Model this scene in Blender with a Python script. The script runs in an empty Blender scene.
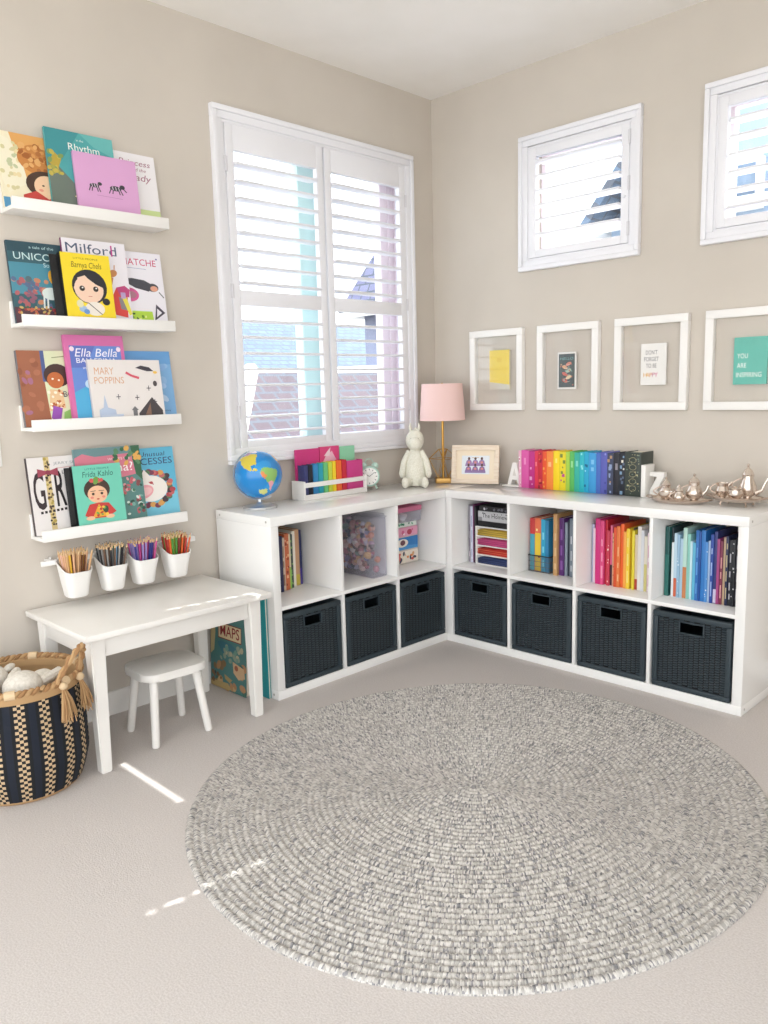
import bpy, bmesh, math, random
from mathutils import Matrix, Vector
PI = math.pi
random.seed(7)
SC = bpy.context.scene
COL = SC.collection

# ------------------------------------------------------------------ materials
def lin(h):
    h = h.lstrip('#')
    out = []
    for i in (0, 2, 4):
        c = int(h[i:i+2], 16) / 255
        out.append(c / 12.92 if c <= .04045 else ((c + .055) / 1.055) ** 2.4)
    return (*out, 1)

_mats = {}
def M(hexc, rough=.5, metal=0., spec=.5, coat=0.):
    key = (hexc, rough, metal, spec, coat)
    if key in _mats: return _mats[key]
    m = bpy.data.materials.new('paint_' + hexc.strip('#'))
    m.use_nodes = True
    b = m.node_tree.nodes['Principled BSDF']
    b.inputs['Base Color'].default_value = lin(hexc)
    b.inputs['Roughness'].default_value = rough
    b.inputs['Metallic'].default_value = metal
    b.inputs['Specular IOR Level'].default_value = spec
    if coat: b.inputs['Coat Weight'].default_value = coat
    _mats[key] = m
    return m

def noisy(name, c1, c2, scale, rough=.8, bump=.2, detail=4, dist=.01, coord='Object', stretch=(1, 1, 1), pos=(.35, .65)):
    m = bpy.data.materials.new(name); m.use_nodes = True
    nt = m.node_tree; N = nt.nodes; Lk = nt.links
    b = N['Principled BSDF']; b.inputs['Roughness'].default_value = rough
    b.inputs['Specular IOR Level'].default_value = .25
    tc = N.new('ShaderNodeTexCoord'); mp = N.new('ShaderNodeMapping')
    mp.inputs['Scale'].default_value = stretch
    no = N.new('ShaderNodeTexNoise'); no.inputs['Scale'].default_value = scale; no.inputs['Detail'].default_value = detail
    rp = N.new('ShaderNodeValToRGB')
    rp.color_ramp.elements[0].position = pos[0]; rp.color_ramp.elements[0].color = lin(c1)
    rp.color_ramp.elements[1].position = pos[1]; rp.color_ramp.elements[1].color = lin(c2)
    bu = N.new('ShaderNodeBump'); bu.inputs['Strength'].default_value = bump; bu.inputs['Distance'].default_value = dist
    Lk.new(tc.outputs[coord], mp.inputs['Vector']); Lk.new(mp.outputs[0], no.inputs['Vector'])
    Lk.new(no.outputs['Fac'], rp.inputs['Fac']); Lk.new(rp.outputs['Color'], b.inputs['Base Color'])
    Lk.new(no.outputs['Fac'], bu.inputs['Height']); Lk.new(bu.outputs['Normal'], b.inputs['Normal'])
    return m

def clear(name, tint='#ffffff', f0=.05, rough=.03, haze=None, haze_amt=0., peak=.9):
    """thin clear sheet: transparent, with gloss that grows towards grazing angles, optionally a little milky"""
    m = bpy.data.materials.new(name); m.use_nodes = True
    nt = m.node_tree; N = nt.nodes; Lk = nt.links
    N.remove(N['Principled BSDF']); out = N['Material Output']
    tr = N.new('ShaderNodeBsdfTransparent'); tr.inputs['Color'].default_value = lin(tint)
    gl = N.new('ShaderNodeBsdfGlossy'); gl.inputs['Roughness'].default_value = rough
    lw = N.new('ShaderNodeLayerWeight'); lw.inputs['Blend'].default_value = .5
    pw = N.new('ShaderNodeMath'); pw.operation = 'POWER'; pw.inputs[1].default_value = 5
    mr = N.new('ShaderNodeMapRange'); mr.inputs['To Min'].default_value = f0; mr.inputs['To Max'].default_value = peak
    mx = N.new('ShaderNodeMixShader')
    Lk.new(lw.outputs['Facing'], pw.inputs[0]); Lk.new(pw.outputs[0], mr.inputs['Value'])
    Lk.new(mr.outputs[0], mx.inputs['Fac']); Lk.new(tr.outputs[0], mx.inputs[1]); Lk.new(gl.outputs[0], mx.inputs[2])
    last = mx
    if haze:
        df = N.new('ShaderNodeBsdfDiffuse'); df.inputs['Color'].default_value = lin(haze)
        m2 = N.new('ShaderNodeMixShader'); m2.inputs['Fac'].default_value = haze_amt
        Lk.new(mx.outputs[0], m2.inputs[1]); Lk.new(df.outputs[0], m2.inputs[2]); last = m2
    Lk.new(last.outputs[0], out.inputs['Surface'])
    return m

WHITE = M('#f1efec', .35)
GLOSS = M('#f3f2f0', .1, 0, .5)
SHUT = M('#efeff4', .35)
MATTE = M('#efece8', .6)
PAGE = noisy('page_block', '#d8cfbd', '#f2ecdf', 30, .9, .1, 2, .001, 'Object', (40, 40, .2))
CREAMWALL = noisy('wall_paint', '#cdc5bb', '#d2cac0', 2.5, .9, .04, 3, .004)
CEIL = noisy('ceiling_paint', '#f4f1ec', '#f8f5f1', 3, .95, .05, 3, .004)
CARPET = noisy('carpet_pile', '#cac2bd', '#d8d1cd', 210, 1., .25, 5, .006)
GLASS = clear('window_glass', '#fafdff', .02)
PICGLASS = clear('picture_glass', '#ffffff', .035)
BACKGLASS = clear('back_glass', '#ffffff', .0, peak=.05)
PLASTIC = clear('clear_plastic', '#f8f8fb', .05, .12, '#e9e9f2', .12, .5)
PINKP = clear('pink_plastic', '#f2c0d0', .05, .15, '#ee8fb0', .75, .5)

# ------------------------------------------------------------------ mesh builder
_text = {}
def text_mesh(s, size, align='CENTER', shear=0., bold=0.):
    k = (s, size, align, shear, bold)
    if k not in _text:
        cu = bpy.data.curves.new('lettering', 'FONT'); cu.body = s; cu.size = size
        cu.align_x = align; cu.align_y = 'CENTER'; cu.shear = shear; cu.offset = bold*size; cu.space_character = 1+bold*1.5
        cu.resolution_u = 3
        ob = bpy.data.objects.new('lettering', cu)
        _text[k] = bpy.data.meshes.new_from_object(ob)
        bpy.data.objects.remove(ob); bpy.data.curves.remove(cu)
    return _text[k]

class MB:
    def __init__(s): s.bm = bmesh.new(); s.mats = []; s.uv = None
    def mi(s, m):
        if m not in s.mats: s.mats.append(m)
        return s.mats.index(m)
    def _push(s, b, m, mat4=None, smooth=True, recalc=True):
        i = s.mi(m)
        if recalc: bmesh.ops.recalc_face_normals(b, faces=b.faces)
        for f in b.faces: f.material_index = i; f.smooth = smooth
        if mat4 is not None: bmesh.ops.transform(b, matrix=mat4, verts=b.verts)
        t = bpy.data.meshes.new('t'); b.to_mesh(t); b.free()
        s.bm.from_mesh(t); bpy.data.meshes.remove(t)
        return s
    def box(s, x0, x1, y0, y1, z0, z1, m, bev=0., mat4=None, seg=2):
        b = bmesh.new(); bmesh.ops.create_cube(b, size=1)
        T = Matrix.Translation(((x0+x1)/2, (y0+y1)/2, (z0+z1)/2)) @ Matrix.Diagonal((abs(x1-x0), abs(y1-y0), abs(z1-z0), 1))
        bmesh.ops.transform(b, matrix=T, verts=b.verts)
        if bev: bmesh.ops.bevel(b, geom=list(b.edges), offset=bev, segments=seg, affect='EDGES', profile=.5)
        return s._push(b, m, mat4)
    def lathe(s, prof, m, seg=24, mat4=None):
        b = bmesh.new(); rings = []
        for r, z in prof:
            if r < 1e-6: rings.append([b.verts.new((0, 0, z))])
            else: rings.append([b.verts.new((r*math.cos(2*PI*k/seg), r*math.sin(2*PI*k/seg), z)) for k in range(seg)])
        for a, c in zip(rings, rings[1:]):
            for k in range(seg):
                k2 = (k+1) % seg
                if len(a) == 1 and len(c) == 1: continue
                if len(a) == 1: b.faces.new((a[0], c[k], c[k2]))
                elif len(c) == 1: b.faces.new((a[k], a[k2], c[0]))
                else: b.faces.new((a[k], a[k2], c[k2], c[k]))
        return s._push(b, m, mat4)
    def tube(s, pts, r, m, seg=8, closed=False, mat4=None, squash=None):
        pts = [Vector(p) for p in pts]; n = len(pts)
        rr = r if isinstance(r, (list, tuple)) else [r]*n
        b = bmesh.new(); rings = []; up = None
        for i, p in enumerate(pts):
            if closed: d = pts[(i+1) % n] - pts[i-1]
            else: d = pts[min(i+1, n-1)] - pts[max(i-1, 0)]
            d.normalize()
            if up is None:
                up = Vector((0, 0, 1)) if abs(d.z) < .9 else Vector((1, 0, 0))
            sd = d.cross(up)
            if sd.length < 1e-6: sd = d.orthogonal()
            sd.normalize(); up = sd.cross(d).normalized()
            rings.append([b.verts.new(p + rr[i]*(math.cos(2*PI*k/seg)*sd + math.sin(2*PI*k/seg)*up*(squash or 1))) for k in range(seg)])
        lim = n if closed else n-1
        for i in range(lim):
            a, c = rings[i], rings[(i+1) % n]
            for k in range(seg):
                k2 = (k+1) % seg
                b.faces.new((a[k], a[k2], c[k2], c[k]))
        if not closed:
            b.faces.new(rings[0][::-1]); b.faces.new(rings[-1])
        return s._push(b, m, mat4)
    def ball(s, c, r, m, mat4=None, u=16, v=10):
        if not isinstance(r, (list, tuple)): r = (r, r, r)
        b = bmesh.new(); bmesh.ops.create_uvsphere(b, u_segments=u, v_segments=v, radius=1)
        T = Matrix.Translation(c) @ Matrix.Diagonal((*r, 1))
        if mat4 is not None: T = mat4 @ T
        return s._push(b, m, T)
    def prism(s, poly, z0, z1, m, mat4=None, bev=0.):
        b = bmesh.new()
        lo = [b.verts.new((x, y, z0)) for x, y in poly]; hi = [b.verts.new((x, y, z1)) for x, y in poly]
        b.faces.new(lo[::-1]); b.faces.new(hi); n = len(poly)
        for k in range(n): b.faces.new((lo[k], lo[(k+1) % n], hi[(k+1) % n], hi[k]))
        if bev: bmesh.ops.bevel(b, geom=list(b.edges), offset=bev, segments=2, affect='EDGES', profile=.5)
        return s._push(b, m, mat4)
    def face(s, pts, m, mat4=None):
        b = bmesh.new(); b.faces.new([b.verts.new(p) for p in pts])
        return s._push(b, m, mat4, smooth=False, recalc=False)
    def text(s, st, size, m, mat4, align='CENTER', sx=1., shear=0., width=None, bold=0.):
        me = text_mesh(st, size, align, shear, bold)
        if width:
            xs = [v.co.x for v in me.vertices]
            if xs: sx = width/max(1e-6, max(xs)-min(xs))
        b = bmesh.new(); b.from_mesh(me)
        return s._push(b, m, mat4 @ Matrix.Diagonal((sx, 1, 1, 1)), smooth=False, recalc=False)
    def build(s, name, parent=None, angle=35, uvf=None):
        me = bpy.data.meshes.new(name)
        s.bm.to_mesh(me); s.bm.free()
        for m in s.mats: me.materials.append(m)
        if angle: me.set_sharp_from_angle(angle=math.radians(angle))
        ob = bpy.data.objects.new(name, me); COL.objects.link(ob)
        if parent is not None: ob.parent = parent
        return ob

def tag(o, label=None, cat=None, group=None, kind=None):
    if label: o['label'] = label
    if cat: o['category'] = cat
    if group: o['group'] = group
    if kind: o['kind'] = kind
    return o
def thing(name, label, cat, loc=(0, 0, 0), rotz=0., group=None):
    o = bpy.data.objects.new(name, None); COL.objects.link(o)
    o.empty_display_size = .05
    o.location = loc; o.rotation_euler = (0, 0, rotz)
    return tag(o, label, cat, group)
def kids(o): return [c for c in COL.objects if c.parent == o]
def dup(root, label=None):
    def cp(o, parent):
        c = o.copy(); COL.objects.link(c); c.parent = parent
        for ch in kids(o): cp(ch, c)
        return c
    c = cp(root, None)
    if label: c['label'] = label
    return c
def TR(x, y, z): return Matrix.Translation((x, y, z))
def RX(a): return Matrix.Rotation(a, 4, 'X')
def RY(a): return Matrix.Rotation(a, 4, 'Y')
def RZ(a): return Matrix.Rotation(a, 4, 'Z')
def rrect(w, h, r, n=5, cx=0, cy=0):
    out = []
    for sx, sy, a0 in ((1, 1, 0), (-1, 1, PI/2), (-1, -1, PI), (1, -1, 3*PI/2)):
        for k in range(n+1):
            a = a0 + PI/2*k/n
            out.append((cx+sx*(w/2-r)+r*math.cos(a), cy+sy*(h/2-r)+r*math.sin(a)))
    return out
ORD = ['first', 'second', 'third', 'fourth', 'fifth', 'sixth', 'seventh', 'eighth', 'ninth', 'tenth', 'eleventh', 'twelfth',
       'thirteenth', 'fourteenth', 'fifteenth', 'sixteenth', 'seventeenth', 'eighteenth', 'nineteenth', 'twentieth',
       'twenty-first', 'twenty-second', 'twenty-third', 'twenty-fourth', 'twenty-fifth', 'twenty-sixth']

# ------------------------------------------------------------------ camera (solved from the room)
def make_camera():
    px, py, pz, yaw, pitch, roll, f = 2.9580, -3.3771, 1.2664, -.7872, -.1515, -.0263, 799.98
    fw = Vector((math.sin(yaw)*math.cos(pitch), math.cos(yaw)*math.cos(pitch), math.sin(pitch)))
    rt = Vector((math.cos(yaw), -math.sin(yaw), 0)); up = rt.cross(fw)
    c, s_ = math.cos(roll), math.sin(roll)
    r2 = c*rt + s_*up; u2 = -s_*rt + c*up
    cam = bpy.data.cameras.new('camera'); ob = bpy.data.objects.new('camera', cam); COL.objects.link(ob)
    cam.sensor_fit = 'VERTICAL'; cam.sensor_height = 24; cam.lens = 24*f/1024
    cam.clip_start = .05; cam.clip_end = 300
    m = Matrix.Identity(4)
    for i in range(3): m[i][0] = r2[i]; m[i][1] = u2[i]; m[i][2] = -fw[i]
    m[0][3], m[1][3], m[2][3] = px, py, pz
    ob.matrix_world = m
    SC.camera = ob
make_camera()
# ------------------------------------------------------------------ room shell
WX, WY, CZ = -.015, .015, 2.77
XMAX, YMIN = 4.3, -5.6
def struct(mb, name, parent=None, angle=35):
    o = mb.build(name, parent, angle)
    if parent is None: o['kind'] = 'structure'
    return o
def wall_cells(mb, s0, s1, holes, z1, th, m):
    ss = sorted({s0, s1, *[h[0] for h in holes], *[h[1] for h in holes]})
    zs = sorted({0., z1, *[h[2] for h in holes], *[h[3] for h in holes]})
    for a, b in zip(ss, ss[1:]):
        run = None
        for c, d in zip(zs, zs[1:]):
            hole = any(h[0] <= a and b <= h[1] and h[2] <= c and d <= h[3] for h in holes)
            if hole:
                if run: mb.box(a, b, 0, th, run[0], run[1], m); run = None
            else: run = (run[0] if run else c, d)
        if run: mb.box(a, b, 0, th, run[0], run[1], m)
L_HOLE = (-1.325, -.20, 1.01, 2.40)
B_HOLES = [(.605, 1.148, 1.872, 2.395), (1.515, 2.058, 1.872, 2.395)]
mb = MB(); wall_cells(mb, YMIN, .165, [L_HOLE], CZ, .15, CREAMWALL)
wl = struct(mb, 'wall_left'); wl.location = (WX, 0, 0); wl.rotation_euler = (0, 0, PI/2)
mb = MB(); wall_cells(mb, WX, XMAX, B_HOLES, CZ, .15, CREAMWALL)
wb = struct(mb, 'wall_back'); wb.location = (0, WY, 0)
mb = MB(); mb.box(XMAX, XMAX+.15, -2.3, WY+.15, 0, CZ, CREAMWALL); struct(mb, 'shade_wall_right')  # unseen wall, added to shade the shelf end, cut short to admit light
mb = MB(); mb.box(WX-.15, XMAX+.15, YMIN, WY+.15, -.12, 0, CARPET); struct(mb, 'floor')
mb = MB(); mb.box(WX-.15, XMAX+.15, YMIN, WY+.15, CZ, CZ+.15, CEIL); struct(mb, 'ceiling')
mb = MB(); mb.prism([(0, 0), (.013, 0), (.013, .075), (.006, .092), (0, .095)], YMIN, 0, WHITE, Matrix(((1, 0, 0, WX), (0, 0, 1, 0), (0, 1, 0, 0), (0, 0, 0, 1))))
struct(mb, 'baseboard_left')
mb = MB(); mb.prism([(0, 0), (-.013, 0), (-.013, .075), (-.006, .092), (0, .095)], WX+.013, XMAX, WHITE, Matrix(((0, 0, 1, 0), (1, 0, 0, WY), (0, 1, 0, 0), (0, 0, 0, 1))))
struct(mb, 'baseboard_back')

# windows are built in a local frame: X right as seen from inside, Y outward, Z up
VINYL_TINT = M('#d0ebe9', .4); JAMB_TINT = M('#eee0e7', .5); HINGE = M('#dedde2', .4)  # mullion's teal and jamb's pink are light and lens tints put into the colour
def ring(mb, s0, s1, z0, z1, w, y0, y1, m, bev=.002):
    mb.box(s0, s1, y0, y1, z1-w, z1, m, bev); mb.box(s0, s1, y0, y1, z0, z0+w, m, bev)
    mb.box(s0, s0+w, y0, y1, z0+w, z1-w, m, bev); mb.box(s1-w, s1, y0, y1, z0+w, z1-w, m, bev)
def slat(mb, s0, s1, z, w, t, m, y=.004):
    prof = rrect(w, t, t*.42, 3)
    mb.prism(prof, s0, s1, m, TR(0, y, z) @ Matrix(((0, 0, 1, 0), (1, 0, 0, 0), (0, 1, 0, 0), (0, 0, 0, 1))))
def shutter_panel(parent, s0, s1, z0, z1, stile, zones, w, gap_l, gap_r, hinge_side):
    mb = MB(); y0, y1 = -.014, .014
    mb.box(s0, s0+stile, y0, y1, z0, z1, SHUT, .002); mb.box(s1-stile, s1, y0, y1, z0, z1, SHUT, .002)
    edges = [z0] + [e for zn in zones for e in zn[:2]] + [z1]
    for a, b in zip(edges[::2], edges[1::2]): mb.box(s0+stile, s1-stile, y0, y1, a, b, SHUT, .002)
    p = mb.build('shutter_panel', parent)
    lv = MB()
    for za, zb, zs in zones:
        for z in zs:
            slat(lv, s0+stile+gap_l, s1-stile-gap_r, z, w, .011, SHUT)
            if gap_l > .005: slat(lv, s0+stile, s0+stile+gap_l, z, w*.3, .011, SHUT)   # narrow louver pin end
    lv.build('louvers', p)
    for hz in (z0+.12*(z1-z0), z0+.5*(z1-z0), z0+.88*(z1-z0)):
        h = MB(); hx = s0-.004 if hinge_side < 0 else s1+.004
        h.tube([(hx, -.018, hz-.03), (hx, -.018, hz+.03)], .004, HINGE, 6)
        h.box(hx-.010, hx+.010, -.0165, -.0145, hz-.03, hz+.03, HINGE)
        h.build('hinge', p)
    return p
def casing_profile(mb, s0, s1, z0, z1, w, m):
    # stepped casing on the wall
    ring(mb, s0, s1, z0, z1, w, -.018, 0, m, .003)
    ring(mb, s0, s1, z0, z1, w*.45, -.028, -.018, m, .004)

# window 1 : big double shutters on the left wall
mb = MB()
casing_profile(mb, -1.378, -.158, .975, 2.455, .052, SHUT)
ring(mb, -1.326, -.205, 1.005, 2.404, .012, -.010, .06, SHUT)
mb.box(-1.378, -.158, -.034, -.0005, .957, .975, SHUT, .005)
w1 = struct(mb, 'window_1'); w1.location = (WX, 0, 0); w1.rotation_euler = (0, 0, PI/2)
up = [1.745+.07*k for k in range(8)]; lo = [1.092+.07*k for k in range(8)]
lzones = [(1.058, 1.648, lo), (1.712, 2.288, up)]
shutter_panel(w1, -1.312, -.772, 1.018, 2.391, .04, lzones, .062, .003, .003, -1)
shutter_panel(w1, -.762, -.218, 1.018, 2.391, .04, lzones, .062, .003, .003, 1)
fr = MB(); ring(fr, -1.322, -.203, 1.012, 2.398, .04, .085, .145, JAMB_TINT)
fr.box(-.848, -.722, .085, .145, 1.05, 2.36, VINYL_TINT, .004); fr.box(-.298, -.243, .09, .142, 1.05, 2.36, JAMB_TINT, .004)
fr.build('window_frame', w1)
rv = MB(); rv.box(-.2045, -.2005, .062, .149, 1.01, 2.4, JAMB_TINT); rv.box(-.235, -.2047, .09, .149, 1.05, 2.36, JAMB_TINT); rv.build('jamb', w1)
for a, b in ((-1.285, -.848), (-.722, -.298)):
    g = MB(); g.box(a, b, .113, .117, 1.05, 2.36, GLASS); g.build('glass_pane', w1)

# windows 2 and 3 : small shuttered windows high on the back wall
for k, s0 in enumerate((.559, 1.469)):
    mb = MB(); s1 = s0+.636
    casing_profile(mb, s0, s1, 1.822, 2.447, .048, SHUT)
    ring(mb, s0+.047, s1-.047, 1.87, 2.397, .010, -.010, .06, SHUT)
    wn = struct(mb, 'window_%d' % (k+2)); wn.location = (0, WY, 0)
    gb = .030 if k == 0 else .0
    shutter_panel(wn, s0+.058, s1-.058, 1.882, 2.386, .036, [(1.918, 2.345, [1.955+.0665*j + gb for j in range(6)])], .082, .015, .0, 1)
    kb = MB(); kb.tube([(s1-.075, -.014, 2.08), (s1-.075, -.026, 2.08)], .006, SHUT, 8); kb.build('knob', wn)
    fr = MB(); ring(fr, s0+.05, s1-.05, 1.874, 2.393, .025, .10, .145, JAMB_TINT); fr.build('window_frame', wn)
    g = MB(); g.box(s0+.07, s1-.07, .12, .124, 1.895, 2.372, GLASS); g.build('glass_pane', wn)

# wall plate at the photo's left edge
t = thing('light_switch', 'white switch plate on left wall, cut by the photo edge beside the book ledges', 'switch', (WX, -2.39, 1.09), PI/2)
mb = MB(); mb.box(-.055, .062, -.007, -.0003, -.058, .058, WHITE, .003); mb.build('wall_plate', t)
mb = MB(); mb.box(-.035, -.005, -.011, -.0065, -.033, .033, WHITE, .002); mb.build('rocker', t)
mb = MB(); mb.box(.01, .04, -.011, -.0065, -.033, .033, WHITE, .002); mb.build('rocker', t)

# ------------------------------------------------------------------ cube shelving
SH = .77; D = .39; LN = 1.464
def make_unit():
    t = thing('cube_shelf', '', 'shelf')
    # local: X along the length 0..LN, Y depth 0 (front) .. D (back), Z up
    mb = MB(); mb.box(0, LN, 0, D, SH-.038, SH, GLOSS, .0012); mb.build('top_panel', t)
    mb = MB(); mb.box(0, LN, 0, D, 0, .038, GLOSS, .0012); mb.build('bottom_panel', t)
    for x in (0, LN-.038):
        mb = MB(); mb.box(x, x+.038, .0, D, .0382, SH-.0382, GLOSS, .0012); mb.build('side_panel', t)
    mb = MB(); mb.box(.0382, LN-.0382, .001, D, .377, .393, GLOSS, .0012); mb.build('shelf_board', t)
    for x in (.3735, .7245, 1.0755):
        for z0, z1 in ((.0382, .3768), (.3932, SH-.0382)):
            mb = MB(); mb.box(x, x+.015, .001, D, z0, z1, GLOSS, .0012); mb.build('divider', t)
    sc = M('#b9b5b0', .4, .5)
    for x, sx in ((0, -1), (LN, 1)):
        for y, z in ((.03, .75), (.36, .75), (.03, .02), (.36, .02)):
            mb = MB(); mb.tube([(x-sx*.002, y, z), (x+sx*.0012, y, z)], .005, sc, 10); mb.build('screw', t)
    return t
u1 = make_unit()
u1['label'] = 'white eight-cube shelf under the window on the left wall, globe and lamp on top'
u1.location = (D, -LN, 0); u1.rotation_euler = (0, 0, PI/2)   # front faces +x
u2 = dup(u1, 'white eight-cube shelf along the back wall, rainbow books and tea trays on top')
u2.location = (D+.0022, -D, 0); u2.rotation_euler = (0, 0, 0)
for u in (u1, u2): u['group'] = 'white cube shelves'

# woven bins
BIN = M('#2f3b42', .6); BIND = M('#0b0e11', .8)
def make_bin():
    t = thing('woven_bin', '', 'bin', group='charcoal woven bins in the lower cubes')
    W, H = .318, .318; d = .35
    # base at z 0, front face toward -y at y = 0
    body = MB(); th = .006
    body.box(-W/2, -W/2+th, .008, d, .004, H-.004, BIN, .001); body.box(W/2-th, W/2, .008, d, .004, H-.004, BIN, .001)
    body.box(-W/2+th, W/2-th, d-th, d, .004, H-.004, BIN, .001); body.box(-W/2+th, W/2-th, .008, d-th, 0, .012, BIN, .001)
    hx0, hx1, hz0, hz1 = -.046, .046, .244, .284
    body.build('body', t)
    wv = MB(); n, rows = 13, 27
    # front sheet round the hand hole
    for a in ((-W/2+th, hx0, .012, H-.01), (hx1, W/2-th, .012, H-.01), (hx0, hx1, .012, hz0), (hx0, hx1, hz1, H-.01)):
        wv.box(a[0], a[1], .0066, .013, a[2], a[3], BIND)
    x0, x1, z0, z1 = -W/2+.022, W/2-.022, .022, H-.022
    dx = (x1-x0)/n; dz = (z1-z0)/rows
    for c in range(n):
        xc = x0+(c+.5)*dx
        for r in range(rows):
            zc = z0+(r+.5)*dz
            if hx0-.006 < xc < hx1+.006 and hz0-.006 < zc < hz1+.006: continue
            o = (c % 2)*dz*.5
            if r == rows-1 and o: continue
            b = bmesh.new()
            hw, hh = dx*.46, dz*.37
            pts = []
            for fx in (-1, -.45, .45, 1):
                k = {-1: .0012, -.45: .0055, .45: .0055, 1: .0012}[fx]
                pts.append([b.verts.new((xc+fx*hw, .008-k*(.35 if fz else 1), zc+o+fz*hh)) for fz in (-1, 0, 1)] if False else
                           [b.verts.new((xc+fx*hw, .0075-k*kz, zc+o+fz*hh)) for fz, kz in ((-1, .25), (0, 1), (1, .25))])
            for p, q in zip(pts, pts[1:]):
                for j in (0, 1): b.faces.new((p[j], q[j], q[j+1], p[j+1]))
            wv._push(b, BIN, None, True, False)
    wv.build('weave', t)
    rim = MB()
    for z, hgt in ((.011, .022), (H-.011, .022)): rim.box(-W/2, W/2, -.002, .016, z-hgt/2, z+hgt/2, BIN, .004)
    for x in (-W/2+.011, W/2-.011): rim.box(x-.011, x+.011, -.002, .016, .022, H-.022, BIN, .004)
    rim.box(-W/2, -W/2+.014, .016, d, H-.014, H, BIN, .003); rim.box(W/2-.014, W/2, .016, d, H-.014, H, BIN, .003)
    rim.build('rim', t)
    hd = MB()
    for a in ((hx0-.006, hx1+.006, hz1, hz1+.006), (hx0-.006, hx1+.006, hz0-.006, hz0), (hx0-.006, hx0, hz0, hz1), (hx1, hx1+.006, hz0, hz1)):
        hd.box(a[0], a[1], .001, .015, a[2], a[3], BIN, .001)
    hd.build('handle_hole', t)
    return t
cells = [.2057, .5567, .9077, 1.258]
bin0 = make_bin(); first = True
names_l = ['charcoal woven bin under the small book cube, nearest the desk', 'charcoal woven bin below the clear toy box', 'charcoal woven bin below the puzzle boxes, beside the inner corner']
names_r = ['charcoal woven bin below the paper organizer, just right of the inner corner', 'charcoal woven bin below the wire basket cube',
           'charcoal woven bin below the red to white books', 'charcoal woven bin below the blue to black books, last at the right end']
for k in range(3):
    o = bin0 if first else dup(bin0)
    first = False; o['label'] = names_l[k]
    o.location = (D-.004, -LN+cells[k], .0385); o.rotation_euler = (0, 0, PI/2)
for k in range(4):
    o = dup(bin0, names_r[k])
    o.location = (D+.0022+cells[k], -D+.004, .0385); o.rotation_euler = (0, 0, 0)
# ------------------------------------------------------------------ desk, stool
DW = M('#f0ede8', .3)
t = thing('kids_table', 'low white wooden kids table against the left wall under the pencil cups', 'table', (0, 0, 0))
mb = MB(); mb.box(.002, .500, -2.304, -1.554, .478, .50, DW, .004); mb.build('tabletop', t)
mb = MB()
mb.box(.436, .454, -2.223, -1.640, .405, .4775, DW, .002); mb.box(.044, .062, -2.223, -1.640, .405, .4775, DW, .002)
mb.box(.083, .416, -2.265, -2.247, .405, .4775, DW, .002); mb.box(.083, .416, -1.616, -1.598, .405, .4775, DW, .002)
mb.build('apron', t)
for x in (.056, .442):
    for y, sy in ((-2.250, -1), (-1.612, 1)):
        mb = MB(); b = bmesh.new(); bmesh.ops.create_cube(b, size=1)
        for v in b.verts:
            top = v.co.z > 0
            w = .026 if top else .019
            v.co = Vector((x+(w if v.co.x > 0 else -w), y+(w if v.co.y > 0 else -w), .4775 if top else 0))
        bmesh.ops.bevel(b, geom=list(b.edges), offset=.004, segments=2, affect='EDGES')
        mb._push(b, DW); mb.build('leg', t)

t = thing('kids_stool', 'small white stool with splayed round legs pushed under the kids table', 'stool', (.31, -1.925, .0015), -.05)
mb = MB(); mb.prism(rrect(.225, .26, .055, 7), .242, .272, DW, None, .007); mb.build('seat', t)
for sx in (-1, 1):
    for sy in (-1, 1):
        mb = MB(); mb.tube([(sx*.072, sy*.085, .243), (sx*.104, sy*.108, .006), (sx*.1045, sy*.1085, 0)], [.0165, .0145, .013], DW, 14); mb.build('leg', t)

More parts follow.
